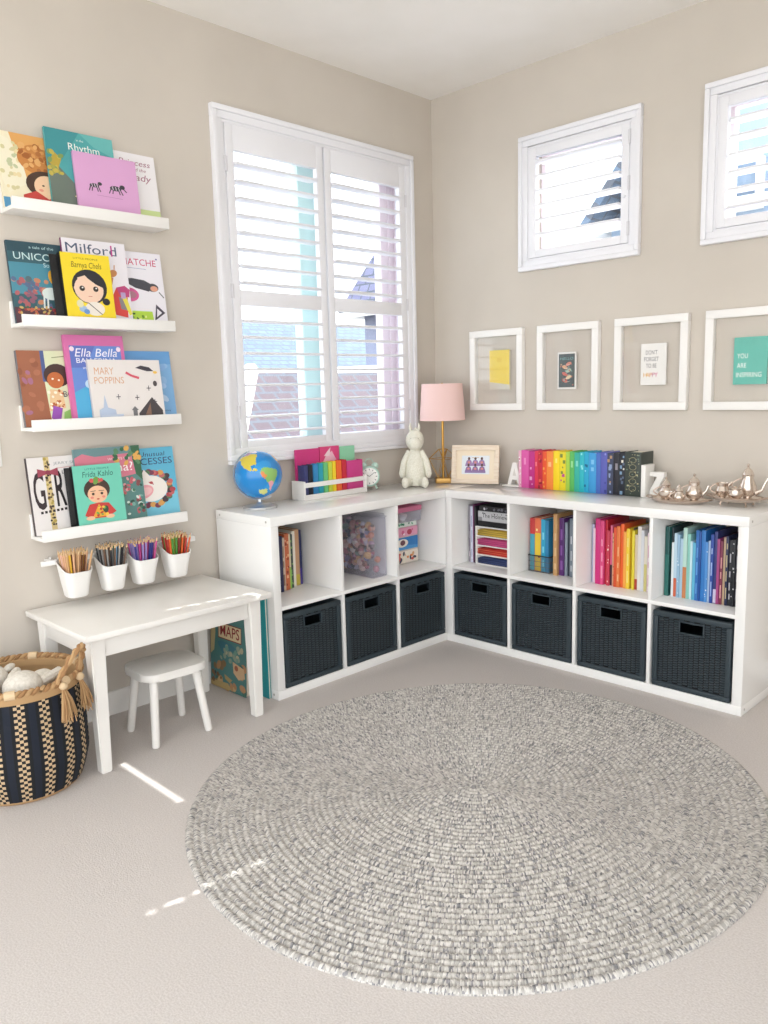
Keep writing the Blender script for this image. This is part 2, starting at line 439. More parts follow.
# ------------------------------------------------------------------ rug
def make_rug():
    R, nr = 1.0, 45
    seg, sub = 600, 4
    b = bmesh.new(); uv = b.loops.layers.uv.new('braid')
    ax, ay = .862, .918
    rw = R/nr; rows = []
    rad = []
    for i in range(nr):
        for j in range(sub): rad.append((i, j/sub))
    rad.append((nr-1, 1.0))
    for i, f in rad:
        r = (i+f)*rw
        ph = i*2.399
        row = []
        for k in range(seg):
            a = 2*PI*k/seg
            nb = max(6, round(2*PI*(i+.5)*rw/.019))     # braid knots round this ring
            arch = math.sin(PI*f)**.6
            s = math.sin(nb*a*.5+ph + (f-.5)*2.4)
            z = .005+.0055*arch + .0012*arch*(abs(s)-.5)
            rr = r
            if i == nr-1: rr += .0035*abs(math.sin(nb*a*.5+ph))*f
            row.append(b.verts.new((rr*ax*math.cos(a), rr*ay*math.sin(a), z if r > 0 else .008)))
        rows.append((row, i, f))
    base = [b.verts.new((v.co.x, v.co.y, .0003)) for v in rows[-1][0]]
    for (ra, ia, fa), (rb, ib, fb) in zip(rows, rows[1:]):
        if fa == 0 and ia == 0:
            c = b.verts.new((0, 0, .008))
        for k in range(seg):
            k2 = (k+1) % seg
            if fa == 0 and ia == 0: f_ = b.faces.new((c, rb[k], rb[k2])); vs = [(k, fa), (k, fb), (k2, fb)]
            else: f_ = b.faces.new((ra[k], rb[k], rb[k2], ra[k2])); vs = [(k, fa), (k, fb if ib == ia else 1), (k+1, fb if ib == ia else 1), (k+1, fa)]
            for lp, (kk, ff) in zip(f_.loops, vs):
                lp[uv].uv = ((ia+ff), kk/seg*2*PI*(ia+.5)*rw/.0255*.88 + ia*7.31)
    for v in rows[0][0]: b.verts.remove(v)
    for k in range(seg):
        f_ = b.faces.new((rows[-1][0][k], base[k], base[(k+1) % seg], rows[-1][0][(k+1) % seg]))
        for lp, kk in zip(f_.loops, (k, k, k+1, k+1)): lp[uv].uv = (nr-.1, kk/seg*2*PI*(nr)*rw/.0255)
    for f_ in b.faces: f_.smooth = True
    me = bpy.data.meshes.new('braided_rug'); b.to_mesh(me); b.free()
    m = bpy.data.materials.new('braided_wool'); m.use_nodes = True
    nt = m.node_tree; N = nt.nodes; Lk = nt.links
    p = N['Principled BSDF']; p.inputs['Roughness'].default_value = .95; p.inputs['Specular IOR Level'].default_value = .15
    uvn = N.new('ShaderNodeUVMap'); uvn.uv_map = 'braid'
    mp = N.new('ShaderNodeMapping'); mp.inputs['Scale'].default_value = (1.9, 6.0, 1)
    mp.inputs['Rotation'].default_value = (0, 0, .35)
    vo = N.new('ShaderNodeTexVoronoi'); vo.inputs['Scale'].default_value = 1.0; vo.voronoi_dimensions = '2D'
    sx = N.new('ShaderNodeSeparateColor')
    rp = N.new('ShaderNodeValToRGB'); rp.color_ramp.interpolation = 'CONSTANT'
    els = rp.color_ramp.elements
    els[0].position = 0; els[0].color = lin('#dad5cf')
    els[1].position = .28; els[1].color = lin('#c6c1bb')
    for pos, c in ((.50, '#eae5df'), (.68, '#b7b2ad'), (.84, '#a3a0a2'), (.94, '#8a898b')):
        e = els.new(pos); e.color = lin(c)
    no = N.new('ShaderNodeTexNoise'); no.inputs['Scale'].default_value = 14; no.noise_dimensions = '2D'
    mx = N.new('ShaderNodeMixRGB'); mx.blend_type = 'MULTIPLY'; mx.inputs['Fac'].default_value = .25
    bu = N.new('ShaderNodeBump'); bu.inputs['Strength'].default_value = .6; bu.inputs['Distance'].default_value = .003; bu.invert = True
    Lk.new(uvn.outputs[0], mp.inputs[0]); Lk.new(mp.outputs[0], vo.inputs['Vector'])
    Lk.new(vo.outputs['Color'], sx.inputs[0]); Lk.new(sx.outputs[0], rp.inputs['Fac'])
    Lk.new(uvn.outputs[0], no.inputs['Vector'])
    Lk.new(rp.outputs['Color'], mx.inputs[1]); Lk.new(no.outputs['Fac'], mx.inputs[2])
    Lk.new(mx.outputs[0], p.inputs['Base Color'])
    Lk.new(vo.outputs['Distance'], bu.inputs['Height']); Lk.new(bu.outputs[0], p.inputs['Normal'])
    me.materials.append(m)
    o = bpy.data.objects.new('braided_rug', me); COL.objects.link(o)
    o.location = (1.449, -1.491, 0)
    tag(o, 'large round grey and white braided rug on the beige carpet', 'rug')
make_rug()

# ------------------------------------------------------------------ toy basket
def make_basket():
    cx, cy = .305, -2.462; H = .368
    t = thing('toy_basket', 'navy and tan striped woven basket with rope rim and tassels', 'basket', (cx, cy, .0006))
    NAVY = M('#161d2b', .85); BLK = M('#0f1116', .85); TAN = M('#c9ae8a', .85); ROPE = M('#a27a52', .9); TAN2 = M('#b9956a', .9)
    def rad(z):
        u = z/H
        return .168 + .038*min(1, u/.28)**.6 - .010*max(0, (u-.55)/.45)
    seg, rows = 119, 36
    b = bmesh.new(); mb = MB()
    for m in (NAVY, BLK, TAN): mb.mi(m)
    ring_ = []
    for j in range(rows+1):
        z = .012+(H-.02)*j/rows; r = rad(z)
        ring_.append([b.verts.new(((r+(.0012 if (j+k) % 2 else 0))*math.cos(2*PI*k/seg), (r+(.0012 if (j+k) % 2 else 0))*math.sin(2*PI*k/seg), z)) for k in range(seg)])
    per = 7
    for j in range(rows):
        for k in range(seg):
            f = b.faces.new((ring_[j][k], ring_[j][(k+1) % seg], ring_[j+1][(k+1) % seg], ring_[j+1][k]))
            q = (k+1) % per
            if q in (0, 1, 2): f.material_index = 2 if (q + j) % 2 == 0 else 1
            elif q in (3, 6): f.material_index = 1
            else: f.material_index = 0
            f.smooth = True
    # inside wall
    inn = []
    for j in range(rows+1):
        z = .012+(H-.02)*j/rows; r = rad(z)-.008
        inn.append([b.verts.new((r*math.cos(2*PI*k/seg), r*math.sin(2*PI*k/seg), z)) for k in range(seg)])
    mb.mi(TAN2)
    for j in range(rows):
        for k in range(seg):
            f = b.faces.new((inn[j][k], inn[j+1][k], inn[j+1][(k+1) % seg], inn[j][(k+1) % seg])); f.material_index = 3; f.smooth = True
    for k in range(seg):
        f = b.faces.new((ring_[-1][k], ring_[-1][(k+1) % seg], inn[-1][(k+1) % seg], inn[-1][k])); f.material_index = 3
    tm = bpy.data.meshes.new('t'); b.to_mesh(tm); b.free(); mb.bm.from_mesh(tm)
    mb.build('body', t, 0)
    mb = MB(); mb.lathe([(0, .0), (.168, .0), (.175, .006), (.174, .016), (.160, .018), (0, .018)], TAN2, 56); mb.build('base', t)
    # twisted rope rim
    rim = MB(); R = rad(H)+.002
    n = 260
    for s in range(2):
        pts = []
        for k in range(n):
            a = 2*PI*k/n; tw = 34*a+s*PI
            pts.append(((R+.006*math.cos(tw))*math.cos(a), (R+.006*math.cos(tw))*math.sin(a), H+.002+.006*math.sin(tw)))
        rim.tube(pts, .0068, ROPE if s else TAN2, 6, True)
    rim.lathe([(R-.012, H-.03), (R+.003, H-.03), (R+.005, H-.006), (R-.004, H), (R-.012, H-.006), (R-.012, H-.03)], TAN2, 56)
    rim.build('rim', t)
    for a in (-2.4, -1.45, -.45, .42, 1.5, 2.5):
        w = MB(); w.tube([(R*math.cos(a+d), R*math.sin(a+d), H+.002) for d in (-.075, -.03, .03, .075)], .0145, M('#dcc19b', .8), 10); w.build('rope_wrap', t)
    # rope handle rising beside the table leg, with tassels
    a0, a1 = .26, .86
    P0 = Vector((R*math.cos(a0), R*math.sin(a0), H+.004)); P1 = Vector((R*math.cos(a1), R*math.sin(a1), H+.004))
    apex = Vector((.226, .127, H+.118))
    ctrl = []
    for k in range(25):
        u = k/24
        p = (1-u)**2*P0 + 2*u*(1-u)*(2*apex-(P0+P1)/2) + u*u*P1
        ctrl.append(p)
    hd = MB()
    for s in range(2):
        pts = []
        for k, p in enumerate(ctrl):
            tw = k*1.1+s*PI
            pts.append(p+Vector((.005*math.cos(tw)*math.cos(.4), .005*math.cos(tw)*math.sin(.4), .005*math.sin(tw))))
        hd.tube(pts, .007, ROPE if s else TAN2, 6)
    hd.build('rope_handle', t)
    for a in (.34, .76):
        q = Vector(((R+.014)*math.cos(a), (R+.014)*math.sin(a), H-.004))
        ts = MB(); ts.ball(q+Vector((0, 0, -.002)), (.014, .014, .013), M('#dcc19b', .8)); rng = random.Random(int(a*100))
        for k in range(70):
            an = rng.uniform(-PI, PI); sp = rng.uniform(.004, .026)
            out = Vector((math.cos(a), math.sin(a), 0))*.016
            e = q + out + Vector((sp*math.cos(an), sp*math.sin(an), -rng.uniform(.075, .118)))
            mid = q + out*.7 + Vector((sp*.62*math.cos(an), sp*.62*math.sin(an), -.045))
            ts.tube([q+Vector((.004*math.cos(an), .004*math.sin(an), -.008)), mid, e], .0018, TAN2 if k % 3 else ROPE, 4)
        ts.build('tassel', t)
    return cx, cy
bx, by = make_basket()
WOOL = noisy('wool_felt', '#d9d2c6', '#e9e3d9', 120, .95, .4, 3, .002)
def cream_toy(loc, rz, label, lying):
    t = thing('plush_toy', label, 'toy', loc, rz, 'knitted toys in the basket')
    mb = MB(); mb.ball((0, 0, .052), (.060, .066, .05), WOOL, None, 20, 14)
    if lying: mb.ball((.02, .09, .04), (.04, .05, .036), WOOL, None, 18, 12)
    mb.build('body', t)
    if not lying:
        for sx in (-1, 1):
            e = MB(); e.ball((sx*.045, .055, .075), (.014, .034, .012), WOOL, TR(0, 0, 0), 12, 8); e.build('ear', t)
        n_ = MB(); n_.ball((.012, -.068, .062), (.009, .006, .005), M('#8a7266', .7)); n_.build('nose', t)
    else:
        for sx in (-1, 1):
            e = MB(); e.tube([(sx*.03, .02, .05), (sx*.062, .06, .062), (sx*.072, .11, .066)], [.02, .017, .014], WOOL, 10); e.build('arm', t)
fill = MB(); rngf = random.Random(3)
for k in range(7):
    a = k*2*PI/6
    r = .098 if k < 6 else 0
    fill.ball((bx+r*math.cos(a), by+r*math.sin(a), .162), (.064, .064, .140), M(('#bdb5a9', '#cfc3b6', '#c9beb0')[k % 3], .9), None, 14, 10)
fo = fill.build('soft_toys', None, 0)
tag(fo, 'jumble of pale soft toys heaped down inside the striped basket', 'soft toys', None, 'stuff')
cream_toy((bx-.072, by-.062, .300), .8, 'round cream plush toy head up, left in the striped basket', False)
cream_toy((bx+.085, by-.012, .304), .75, 'cream plush toy lying flat, right in the striped basket', True)
# ------------------------------------------------------------------ picture ledges and their books
LY0, LY1 = -2.252, -1.662
LZ = [1.904, 1.516, 1.153, .757]
lname = ['topmost white picture ledge on the left wall, holding the orange and pink covers', 'second white picture ledge from the top, holding the yellow cover',
         'third white picture ledge from the top, holding the pink and brown covers', 'lowest white picture ledge, just above the pencil cups']
led = None
for i, z in enumerate(LZ):
    if led is None:
        led = thing('picture_ledge', lname[i], 'shelf', (0, 0, z), 0, 'white picture ledges')
        mb = MB(); mb.box(WX+.0005, .0, LY0, LY1, 0, .092, WHITE, .002); mb.build('back_plate', led)
        mb = MB(); mb.box(.0003, .0848, LY0, LY1, 0, .013, WHITE, .001); mb.build('ledge_board', led)
        mb = MB(); mb.box(.085, .1, LY0, LY1, -.001, .04, WHITE, .002); mb.build('front_lip', led)
    else:
        o = dup(led, lname[i]); o.location = (0, 0, z)

class Art:
    """flat cover printing: polygons in 0..1 cover coordinates"""
    def __init__(s, w, h, lift=0.): s.w, s.h, s.mb, s.k, s.lift = w, h, MB(), 0, lift
    def Y(s, y): return y if y <= 0 else s.lift+(1-s.lift)*y
    def _z(s): s.k += 1; return .00002*s.k
    def poly(s, pts, c):
        z = s._z(); s.mb.face([(x*s.w, s.Y(y)*s.h, z) for x, y in pts], M(c, .45)); return s
    def ell(s, x, y, rx, ry, c, a=0, n=22, a0=0, a1=2*PI):
        pts = []
        full = abs(a1-a0-2*PI) < 1e-6
        for k in range(n if full else n+1):
            t = a0+(a1-a0)*k/n; u, v = rx*math.cos(t), ry*math.sin(t)
            pts.append((x+u*math.cos(a)-v*math.sin(a)*s.h/s.w, y+u*math.sin(a)*s.w/s.h+v*math.cos(a)))
        return s.poly(pts, c)
    def rect(s, x0, y0, x1, y1, c): return s.poly([(x0, y0), (x1, y0), (x1, y1), (x0, y1)], c)
    def line(s, pts, wd, c):
        pts = [(x, s.Y(y)) for x, y in pts]
        for (x0, y0), (x1, y1) in zip(pts, pts[1:]):
            dx, dy = (x1-x0)*s.w, (y1-y0)*s.h; L = math.hypot(dx, dy) or 1
            nx, ny = -dy/L*wd/2, dx/L*wd/2
            z = s._z(); s.mb.face([(x0*s.w+nx, y0*s.h+ny, z), (x0*s.w-nx, y0*s.h-ny, z), (x1*s.w-nx, y1*s.h-ny, z), (x1*s.w+nx, y1*s.h+ny, z)], M(c, .45))
        return s
    def text(s, st, x, y, size, c, width=None, a=0, shear=0., bold=0.):
        z = s._z(); s.mb.text(st, size, M(c, .45), TR(x*s.w, s.Y(y)*s.h, z) @ RZ(a), 'CENTER', 1, shear, width*s.w if width else None, bold); return s
    def blobs(s, n, x0, x1, y0, y1, r, cols, seed=1):
        g = random.Random(seed)
        for _ in range(n):
            s.ell(g.uniform(x0, x1), g.uniform(y0, y1), r*g.uniform(.6, 1.3)/s.w, r*g.uniform(.6, 1.3)/s.h, g.choice(cols), g.uniform(0, 3), 9)
        return s

def flat_book(label, group, ly, y, w, h, t, xb, lean, cover, art=None, spine=None, cat='book'):
    """a book standing on a ledge, cover to the room, leaning back"""
    o = thing('picture_book', label, cat, (0, 0, 0), 0, group)
    a = lean
    Mx = Matrix(((0, -math.sin(a), math.cos(a), xb), (1, 0, 0, y), (0, math.cos(a), math.sin(a), ly), (0, 0, 0, 1)))
    o.matrix_world = Mx
    mc = M(cover, .4); ms = M(spine or cover, .4)
    mb = MB(); c = .0022
    mb.box(0, w, 0, h, 0, c, mc, .0006); mb.box(0, w, 0, h, t-c, t, mc, .0006); mb.box(0, c, 0, h, c*.9, t-c*.9, ms, .0006)
    if spine: mb.box(-.0008, .0, 0.0, h, 0, t-c*.5, ms)
    mb.build('cover', o)
    mb = MB(); mb.box(c*1.02, w-.003, .003, h-.003, c*1.02, t-c*1.02, PAGE); mb.build('pages', o)
    if art is not None:
        p = art.mb.build('cover_art', o, 0); p.location = (0, 0, t+.00006)
    return o
def girl_face(a, x, y, r, skin, hair, eye=1.):
    k = a.w/a.h
    a.ell(x, y+.12*r, r*1.22, r*1.22*k, hair)
    a.ell(x, y-.1*r*k, r, r*.95*k, skin)
    a.ell(x-.42*r, y-.1*r*k, r*.13*eye, r*.16*k*eye, '#2a2522'); a.ell(x+.42*r, y-.1*r*k, r*.13*eye, r*.16*k*eye, '#2a2522')
    a.ell(x-.6*r, y-.42*r*k, r*.16, r*.1*k, '#e79a88'); a.ell(x+.6*r, y-.42*r*k, r*.16, r*.1*k, '#e79a88')
    a.line([(x-.12*r, y-.55*r*k), (x+.12*r, y-.55*r*k)], .002, '#b4453f')

LEAN = .110
XB1 = .0195                    # back row foot; front row stands in front of it
def back(i, label, y0, y1, top, t, cover, art=None, spine=None, dx=0.):
    ly = LZ[i]+.0133
    h = (top-ly)/math.cos(LEAN)
    if dx: dx += .002; ln = LEAN
    else: ln = math.asin((XB1+.0145)/h)
    A = None
    if art: A = Art(y1-y0, h, .085); art(A)
    return flat_book(label, 'picture books on the wall ledges', ly, y0, y1-y0, h, t, XB1+dx, ln, cover, A, spine)

# --- top ledge
def a1(A):
    A.rect(.0, 0, 1, 1, '#efe6c8'); A.poly([(.2, 1), (1, 1), (1, .35), (.35, .3), (.30, .6)], '#e0a660')
    A.poly([(.02, .95), (.18, .9), (.34, .62), (.40, .3), (.1, .12), (.02, .3)], '#f1ead0')
    A.blobs(26, .03, .3, .2, .85, .008, ['#d8cf9f', '#c3c8a0', '#e9d9a8'], 2)
    A.ell(.62, .66, .34, .22, '#c98545'); A.blobs(60, .34, .92, .5, .88, .010, ['#b4703a', '#d89b5a', '#a8632f', '#e3ae6d'], 3)
    A.ell(.66, .30, .30, .20, '#4a3428'); A.ell(.68, .27, .20, .17, '#f0c9a4'); A.ell(.62, .29, .02, .012, '#3a2a24'); A.ell(.75, .29, .02, .012, '#3a2a24')
    A.ell(.58, .22, .035, .02, '#e59a84'); A.ell(.8, .22, .035, .02, '#e59a84')
    A.poly([(.3, .12), (.5, .2), (.68, .1), (.9, .18), (1, .1), (1, .02), (.3, .02)], '#c9463e'); A.rect(0, 0, 1, .055, '#5b9bc4')
back(0, 'orange picture book of a child in a tall headdress, left on top ledge', -2.252, -2.02, 2.178, .012, '#e9dfc4', a1)
def a2(A):
    A.rect(0, 0, 1, 1, '#4fa6a8'); A.poly([(0, 1), (.5, 1), (.2, .6), (0, .5)], '#3f9298'); A.poly([(.5, 1), (1, 1), (1, .75), (.7, .85)], '#68b8b6')
    A.poly([(0, .62), (.12, .55), (.38, .3), (.42, .16), (.3, 0), (0, 0)], '#6d7a70'); A.poly([(.02, .55), (.1, .7), (.2, .62), (.12, .45)], '#b8a03f')
    A.blobs(16, .02, .2, .4, .7, .010, ['#a6a14a', '#7f9a58', '#c2b04f'], 4); A.poly([(1, .72), (.8, .55), (.86, .4), (1, .38)], '#6e7b74')
    A.ell(.45, .16, .12, .02, '#e9dca8'); A.ell(.45, .1, .1, .015, '#bfe0d8')
    A.text('Rhythm', .55, .80, .036, '#f4f7f2', .46); A.text('in the', .5, .90, .012, '#e5f0ee'); A.text('rain', .55, .72, .018, '#e5f0ee')
back(0, 'tall teal picture book titled Rhythm, behind the pink cover on top ledge', -2.088, -1.832, 2.215, .012, '#4b9fa3', a2, None, .0135)
def a3(A):
    A.rect(0, 0, 1, 1, '#dba6d2')
    for x0, s in ((.28, 1), (.62, 1.25)):
        A.ell(x0, .46, .075*s, .035*s, '#3f3d45'); A.ell(x0+.09*s, .50, .035*s, .03*s, '#3f3d45')
        for dx in (-.06, -.03, .035, .06): A.line([(x0+dx*s, .45), (x0+dx*s*1.5, .36)], .004, '#3f3d45')
        for dx in (-.04, 0, .04): A.line([(x0+dx*s, .49), (x0+dx*s+.01, .43)], .0025, '#e6d3e4')
    A.line([(.72, .5), (.80, .42)], .004, '#3f3d45'); A.line([(.3, .30), (.72, .29)], .0015, '#b884b2')
back(0, 'pink square book with two small dark animals, front of top ledge', -2.0, -1.757, 2.145, .012, '#d59fcb', a3, None, .030)
def a4(A):
    A.rect(0, 0, 1, 1, '#f0edf0'); A.rect(0, 0, 1, .16, '#d3e6a0')
    A.text('Princess', .6, .86, .030, '#a5677f', .6, 0, .2); A.text('and the', .66, .76, .018, '#a5677f', .3, 0, .2); A.text('Lady', .68, .64, .036, '#a5677f', .4, 0, .2)
    A.ell(.48, .3, .05, .03, '#2f2a2c'); A.poly([(.42, .17), (.55, .17), (.52, .29), (.45, .29)], '#3f8a55'); A.ell(.5, .27, .025, .016, '#e8bfa0')
back(0, 'white picture book with pink script title, right end of top ledge', -1.872, -1.652, 2.188, .011, '#efedf0', a4)

# --- second ledge
def b1(A):
    A.rect(0, 0, 1, 1, '#39606b'); A.rect(0, .86, 1, 1, '#2e4e5a'); A.poly([(0, .72), (1, .72), (1, .3), (0, .3)], '#4e8fa3')
    A.blobs(50, .02, .6, .08, .5, .010, ['#8e5f72', '#5b6f8f', '#b3666a', '#57727a', '#c78a6a'], 5); A.rect(0, 0, 1, .12, '#5a3f48')
    A.blobs(40, .03, .97, .03, .13, .006, ['#a33e45', '#c86f55', '#476a57', '#d1b06a'], 6)
    A.ell(.62, .32, .15, .085, '#dfe9e6'); A.poly([(.72, .36), (.84, .38), (.88, .58), (.78, .6)], '#dfe9e6'); A.ell(.84, .6, .09, .04, '#e9f0ec', -.5)
    for x in (.5, .56, .70, .76): A.line([(x, .3), (x-.02, .12)], .006, '#dfe9e6')
    A.ell(.68, .54, .07, .10, '#f0b23c', .2); A.ell(.78, .52, .05, .05, '#e4783c'); A.line([(.86, .63), (.95, .70)], .003, '#f3ecd0')
    A.text('a tale of the', .55, .93, .014, '#bfe0e2', .4); A.text('UNICORN', .52, .80, .036, '#cfe9ea', .86); A.text('So', .6, .70, .022, '#cfe9ea')
back(1, 'dark blue picture book titled Unicorn, left on the second ledge', -2.249, -2.03, 1.815, .013, '#2f4c5a', b1)
def b2(A):
    A.rect(0, 0, 1, 1, '#eeeaf1'); A.text('Milford', .45, .88, .05, '#4d5a78', .8); A.rect(.76, .82, .785, .96, '#c2388f')
    A.line([(.66, .36), (.73, .55)], .012, '#c98a5a'); A.ell(.75, .60, .075, .045, '#c98a5a', .5); A.line([(.70, .64), (.66, .70)], .004, '#c98a5a'); A.line([(.78, .65), (.79, .71)], .004, '#c98a5a')
    A.poly([(.72, .06), (.92, .03), (.95, .3), (.78, .42), (.70, .3)], '#dc4b48'); A.poly([(.78, .42), (.92, .45), (1, .4), (.98, .3), (.82, .32)], '#c24a80')
    A.poly([(.8, .3), (.92, .28), (.95, .12), (.82, .14)], '#8b8589'); A.poly([(.86, .28), (.93, .3), (1, .08), (.95, .06)], '#eadf55'); A.rect(.84, .28, .92, .36, '#b79fc9')
back(1, 'white picture book titled Milford with a giraffe, middle of second ledge', -2.058, -1.812, 1.842, .012, '#ece8f0', b2, '#7a2f63', .0145)
def b3(A):
    A.rect(0, 0, 1, 1, '#f2d731'); A.text('LITTLE PEOPLE', .5, .92, .009, '#7d6a17', .5); A.text('Barnya Chels', .5, .82, .03, '#5d5016', .62, 0, .15)
    A.ell(.52, .49, .36, .27, '#2b2b33'); A.ell(.83, .27, .08, .055, '#2b2b33'); A.ell(.50, .45, .30, .215, '#f1cfb8'); A.ell(.23, .46, .04, .035, '#f1cfb8')
    A.poly([(.28, .62), (.46, .67), (.44, .60), (.34, .54)], '#f1cfb8'); A.poly([(.4, .7), (.74, .70), (.82, .48), (.66, .53), (.5, .62)], '#2b2b33')
    A.ell(.36, .46, .055, .042, '#3a302c'); A.ell(.64, .46, .055, .042, '#3a302c'); A.ell(.37, .472, .016, .012, '#ffffff'); A.ell(.65, .472, .016, .012, '#ffffff')
    A.line([(.47, .34), (.55, .34)], .002, '#c4615a'); A.ell(.58, .15, .2, .11, '#ece4da'); A.line([(.45, .24), (.72, .06)], .003, '#565049'); A.ell(.33, .14, .08, .05, '#9db9da'); A.ell(.28, .22, .07, .06, '#dfd9b2'); A.ell(.4, .1, .06, .04, '#6a94cf')
    A.rect(.3, .012, .7, .02, '#b9a325')
back(1, 'yellow book with a black-haired cartoon girl, front of the second ledge', -2.085, -1.900, 1.782, .028, '#efd42c', b3, '#141416', .0335)
back(1, 'thin black book peeking out to the left behind the yellow cover', -2.112, -1.93, 1.778, .0055, '#141416', None, None, .0272)
def b4(A):
    A.rect(0, 0, 1, 1, '#edeaf2'); A.text('NATCHE', .60, .85, .036, '#c93a6a', .60); A.ell(.92, .92, .015, .012, '#4d3f8c'); A.line([(.3, .77), (.72, .76)], .0018, '#9aa0c2')
    A.poly([(.22, .60), (.45, .62), (.66, .60), (.85, .52), (.72, .44), (.5, .48)], '#4a4a52'); A.ell(.80, .50, .10, .06, '#4a4a52'); A.ell(.82, .485, .065, .04, '#e0a48c')
    A.line([(.9, .44), (.98, .36)], .004, '#4a4a52'); A.poly([(.14, .62), (.26, .64), (.34, .5), (.18, .48)], '#dd5a4c'); A.ell(.38, .38, .16, .10, '#d4609a'); A.ell(.28, .385, .09, .085, '#2f86c8'); A.ell(.42, .38, .08, .05, '#b07a8a')
    A.poly([(.2, 0), (.76, 0), (.74, .15), (.24, .15)], '#b5d84c'); A.blobs(10, .25, .7, .02, .12, .006, ['#3c5b2a', '#e6ef9f', '#6c9a34'], 8); A.poly([(.77, .02), (.82, .26), (.97, .14)], '#4b4656'); A.poly([(.81, .07), (.83, .20), (.91, .14)], '#edeaf2')
back(1, 'white picture book with red capitals and a dark swooping bird, right on second ledge', -1.898, -1.652, 1.822, .011, '#ebe8f1', b4)

# --- third ledge
def c1(A):
    A.rect(0, 0, 1, 1, '#dfe6c0'); A.poly([(0, 0), (.46, 0), (.40, 1), (0, 1)], '#a4684e'); A.rect(.40, .55, .47, 1, '#56689a'); A.blobs(14, .02, .36, .05, .9, .012, ['#b3755a', '#965d46', '#a9718c'], 9)
    A.ell(.66, .64, .24, .17, '#4a3733'); A.ell(.62, .57, .15, .12, '#c4703f'); A.ell(.57, .59, .02, .014, '#fff3e0'); A.ell(.68, .57, .02, .014, '#fff3e0')
    A.poly([(.44, .12), (.74, .16), (.72, .42), (.5, .44)], '#e8c79a'); A.blobs(24, .46, .72, .14, .42, .005, ['#c07040', '#fff3e0'], 10); A.poly([(.46, .02), (.6, .0), (.68, .16), (.52, .2)], '#9b57b8')
    A.text('BOO', .88, .36, .03, '#3b4d63'); A.line([(.6, .9), (.96, .93)], .003, '#8c9a6a'); A.poly([(.66, 0), (1, .12), (1, .2), (.7, .1)], '#8fc46a')
back(2, 'brown and pale green picture book of a girl with round dark hair', -2.25, -2.045, 1.437, .017, '#a1664f', c1, '#6f6c72')
def c2(A):
    A.rect(0, 0, 1, 1, '#d874ac'); A.rect(.07, .0, .94, .87, '#6d8fd6'); A.poly([(.07, 0), (.94, 0), (.94, .35), (.5, .45), (.07, .3)], '#57b0dd'); A.poly([(.07, .87), (.5, .87), (.3, .6), (.07, .6)], '#6478c4')
    A.ell(.11, .83, .04, .03, '#f7e2ee'); A.ell(.9, .83, .04, .03, '#f7e2ee')
    A.text('Ella Bella', .5, .78, .044, '#f4f2fa', .72, 0, .25); A.text('BALLERINA', .5, .685, .026, '#f4f2fa', .68); A.text('and', .3, .6, .014, '#f4f2fa')
    A.ell(.36, .40, .10, .06, '#c5dcf2'); A.blobs(6, .42, .52, .12, .25, .008, ['#d24b6c', '#4f9a63', '#e58aa0'], 11)
back(2, 'tall pink and blue picture book titled Ella Bella Ballerina', -2.084, -1.852, 1.495, .018, '#d56aa6', c2, None, .0185)
def c3(A):
    A.rect(0, 0, 1, 1, '#e8e2df'); A.text('MARY', .2, .80, .038, '#d6a57f', .26); A.text('POPPINS', .26, .64, .036, '#d6a57f', .40)
    A.poly([(.08, 0), (.08, .14), (.14, .18), (.17, .40), (.2, .18), (.3, .14), (.32, 0)], '#b9c7de'); A.rect(.1, 0, .4, .06, '#c8d3e6')
    A.poly([(.62, .06), (.83, .34), (.97, .10), (.97, .0), (.62, .0)], '#4b4548'); A.poly([(.66, 0), (.8, .24), (.8, 0)], '#8a6a5a'); A.rect(.54, 0, .60, .12, '#77777a'); A.poly([(.52, .12), (.57, .19), (.62, .12)], '#77777a')
    A.poly([(.64, .86), (.72, .90), (.84, .87), (.90, .80), (.8, .80), (.72, .83)], '#3f3a44'); A.ell(.92, .78, .03, .025, '#eec257'); A.line([(.50, .78), (.58, .72), (.68, .68)], .009, '#d6566b')
    for x, y in ((.36, .36), (.80, .50), (.87, .26), (.62, .34)): A.line([(x-.03, y), (x+.03, y)], .003, '#514a52'); A.line([(x, y-.045), (x, y+.045)], .003, '#514a52')
    A.ell(.9, .58, .03, .05, '#4b4548')
back(2, 'wide cream picture book with grey rooftops, front of the third ledge', -2.012, -1.716, 1.405, .012, '#e4dfdd', c3, '#c9c2c2', .0395)
def c4(A):
    A.rect(0, 0, 1, 1, '#82b4e2'); A.poly([(0, 1), (1, 1), (1, .8), (0, .7)], '#6da5dc'); A.blobs(34, .3, .9, .2, .8, .016, ['#a6c8ee', '#97bfe8', '#bcd5f2', '#8ab4e4'], 12); A.text('BOOK', .86, .06, .009, '#2f4d80')
back(2, 'pale blue cloudy picture book at the right end of the third ledge', -1.905, -1.640, 1.442, .012, '#7badde', c4)

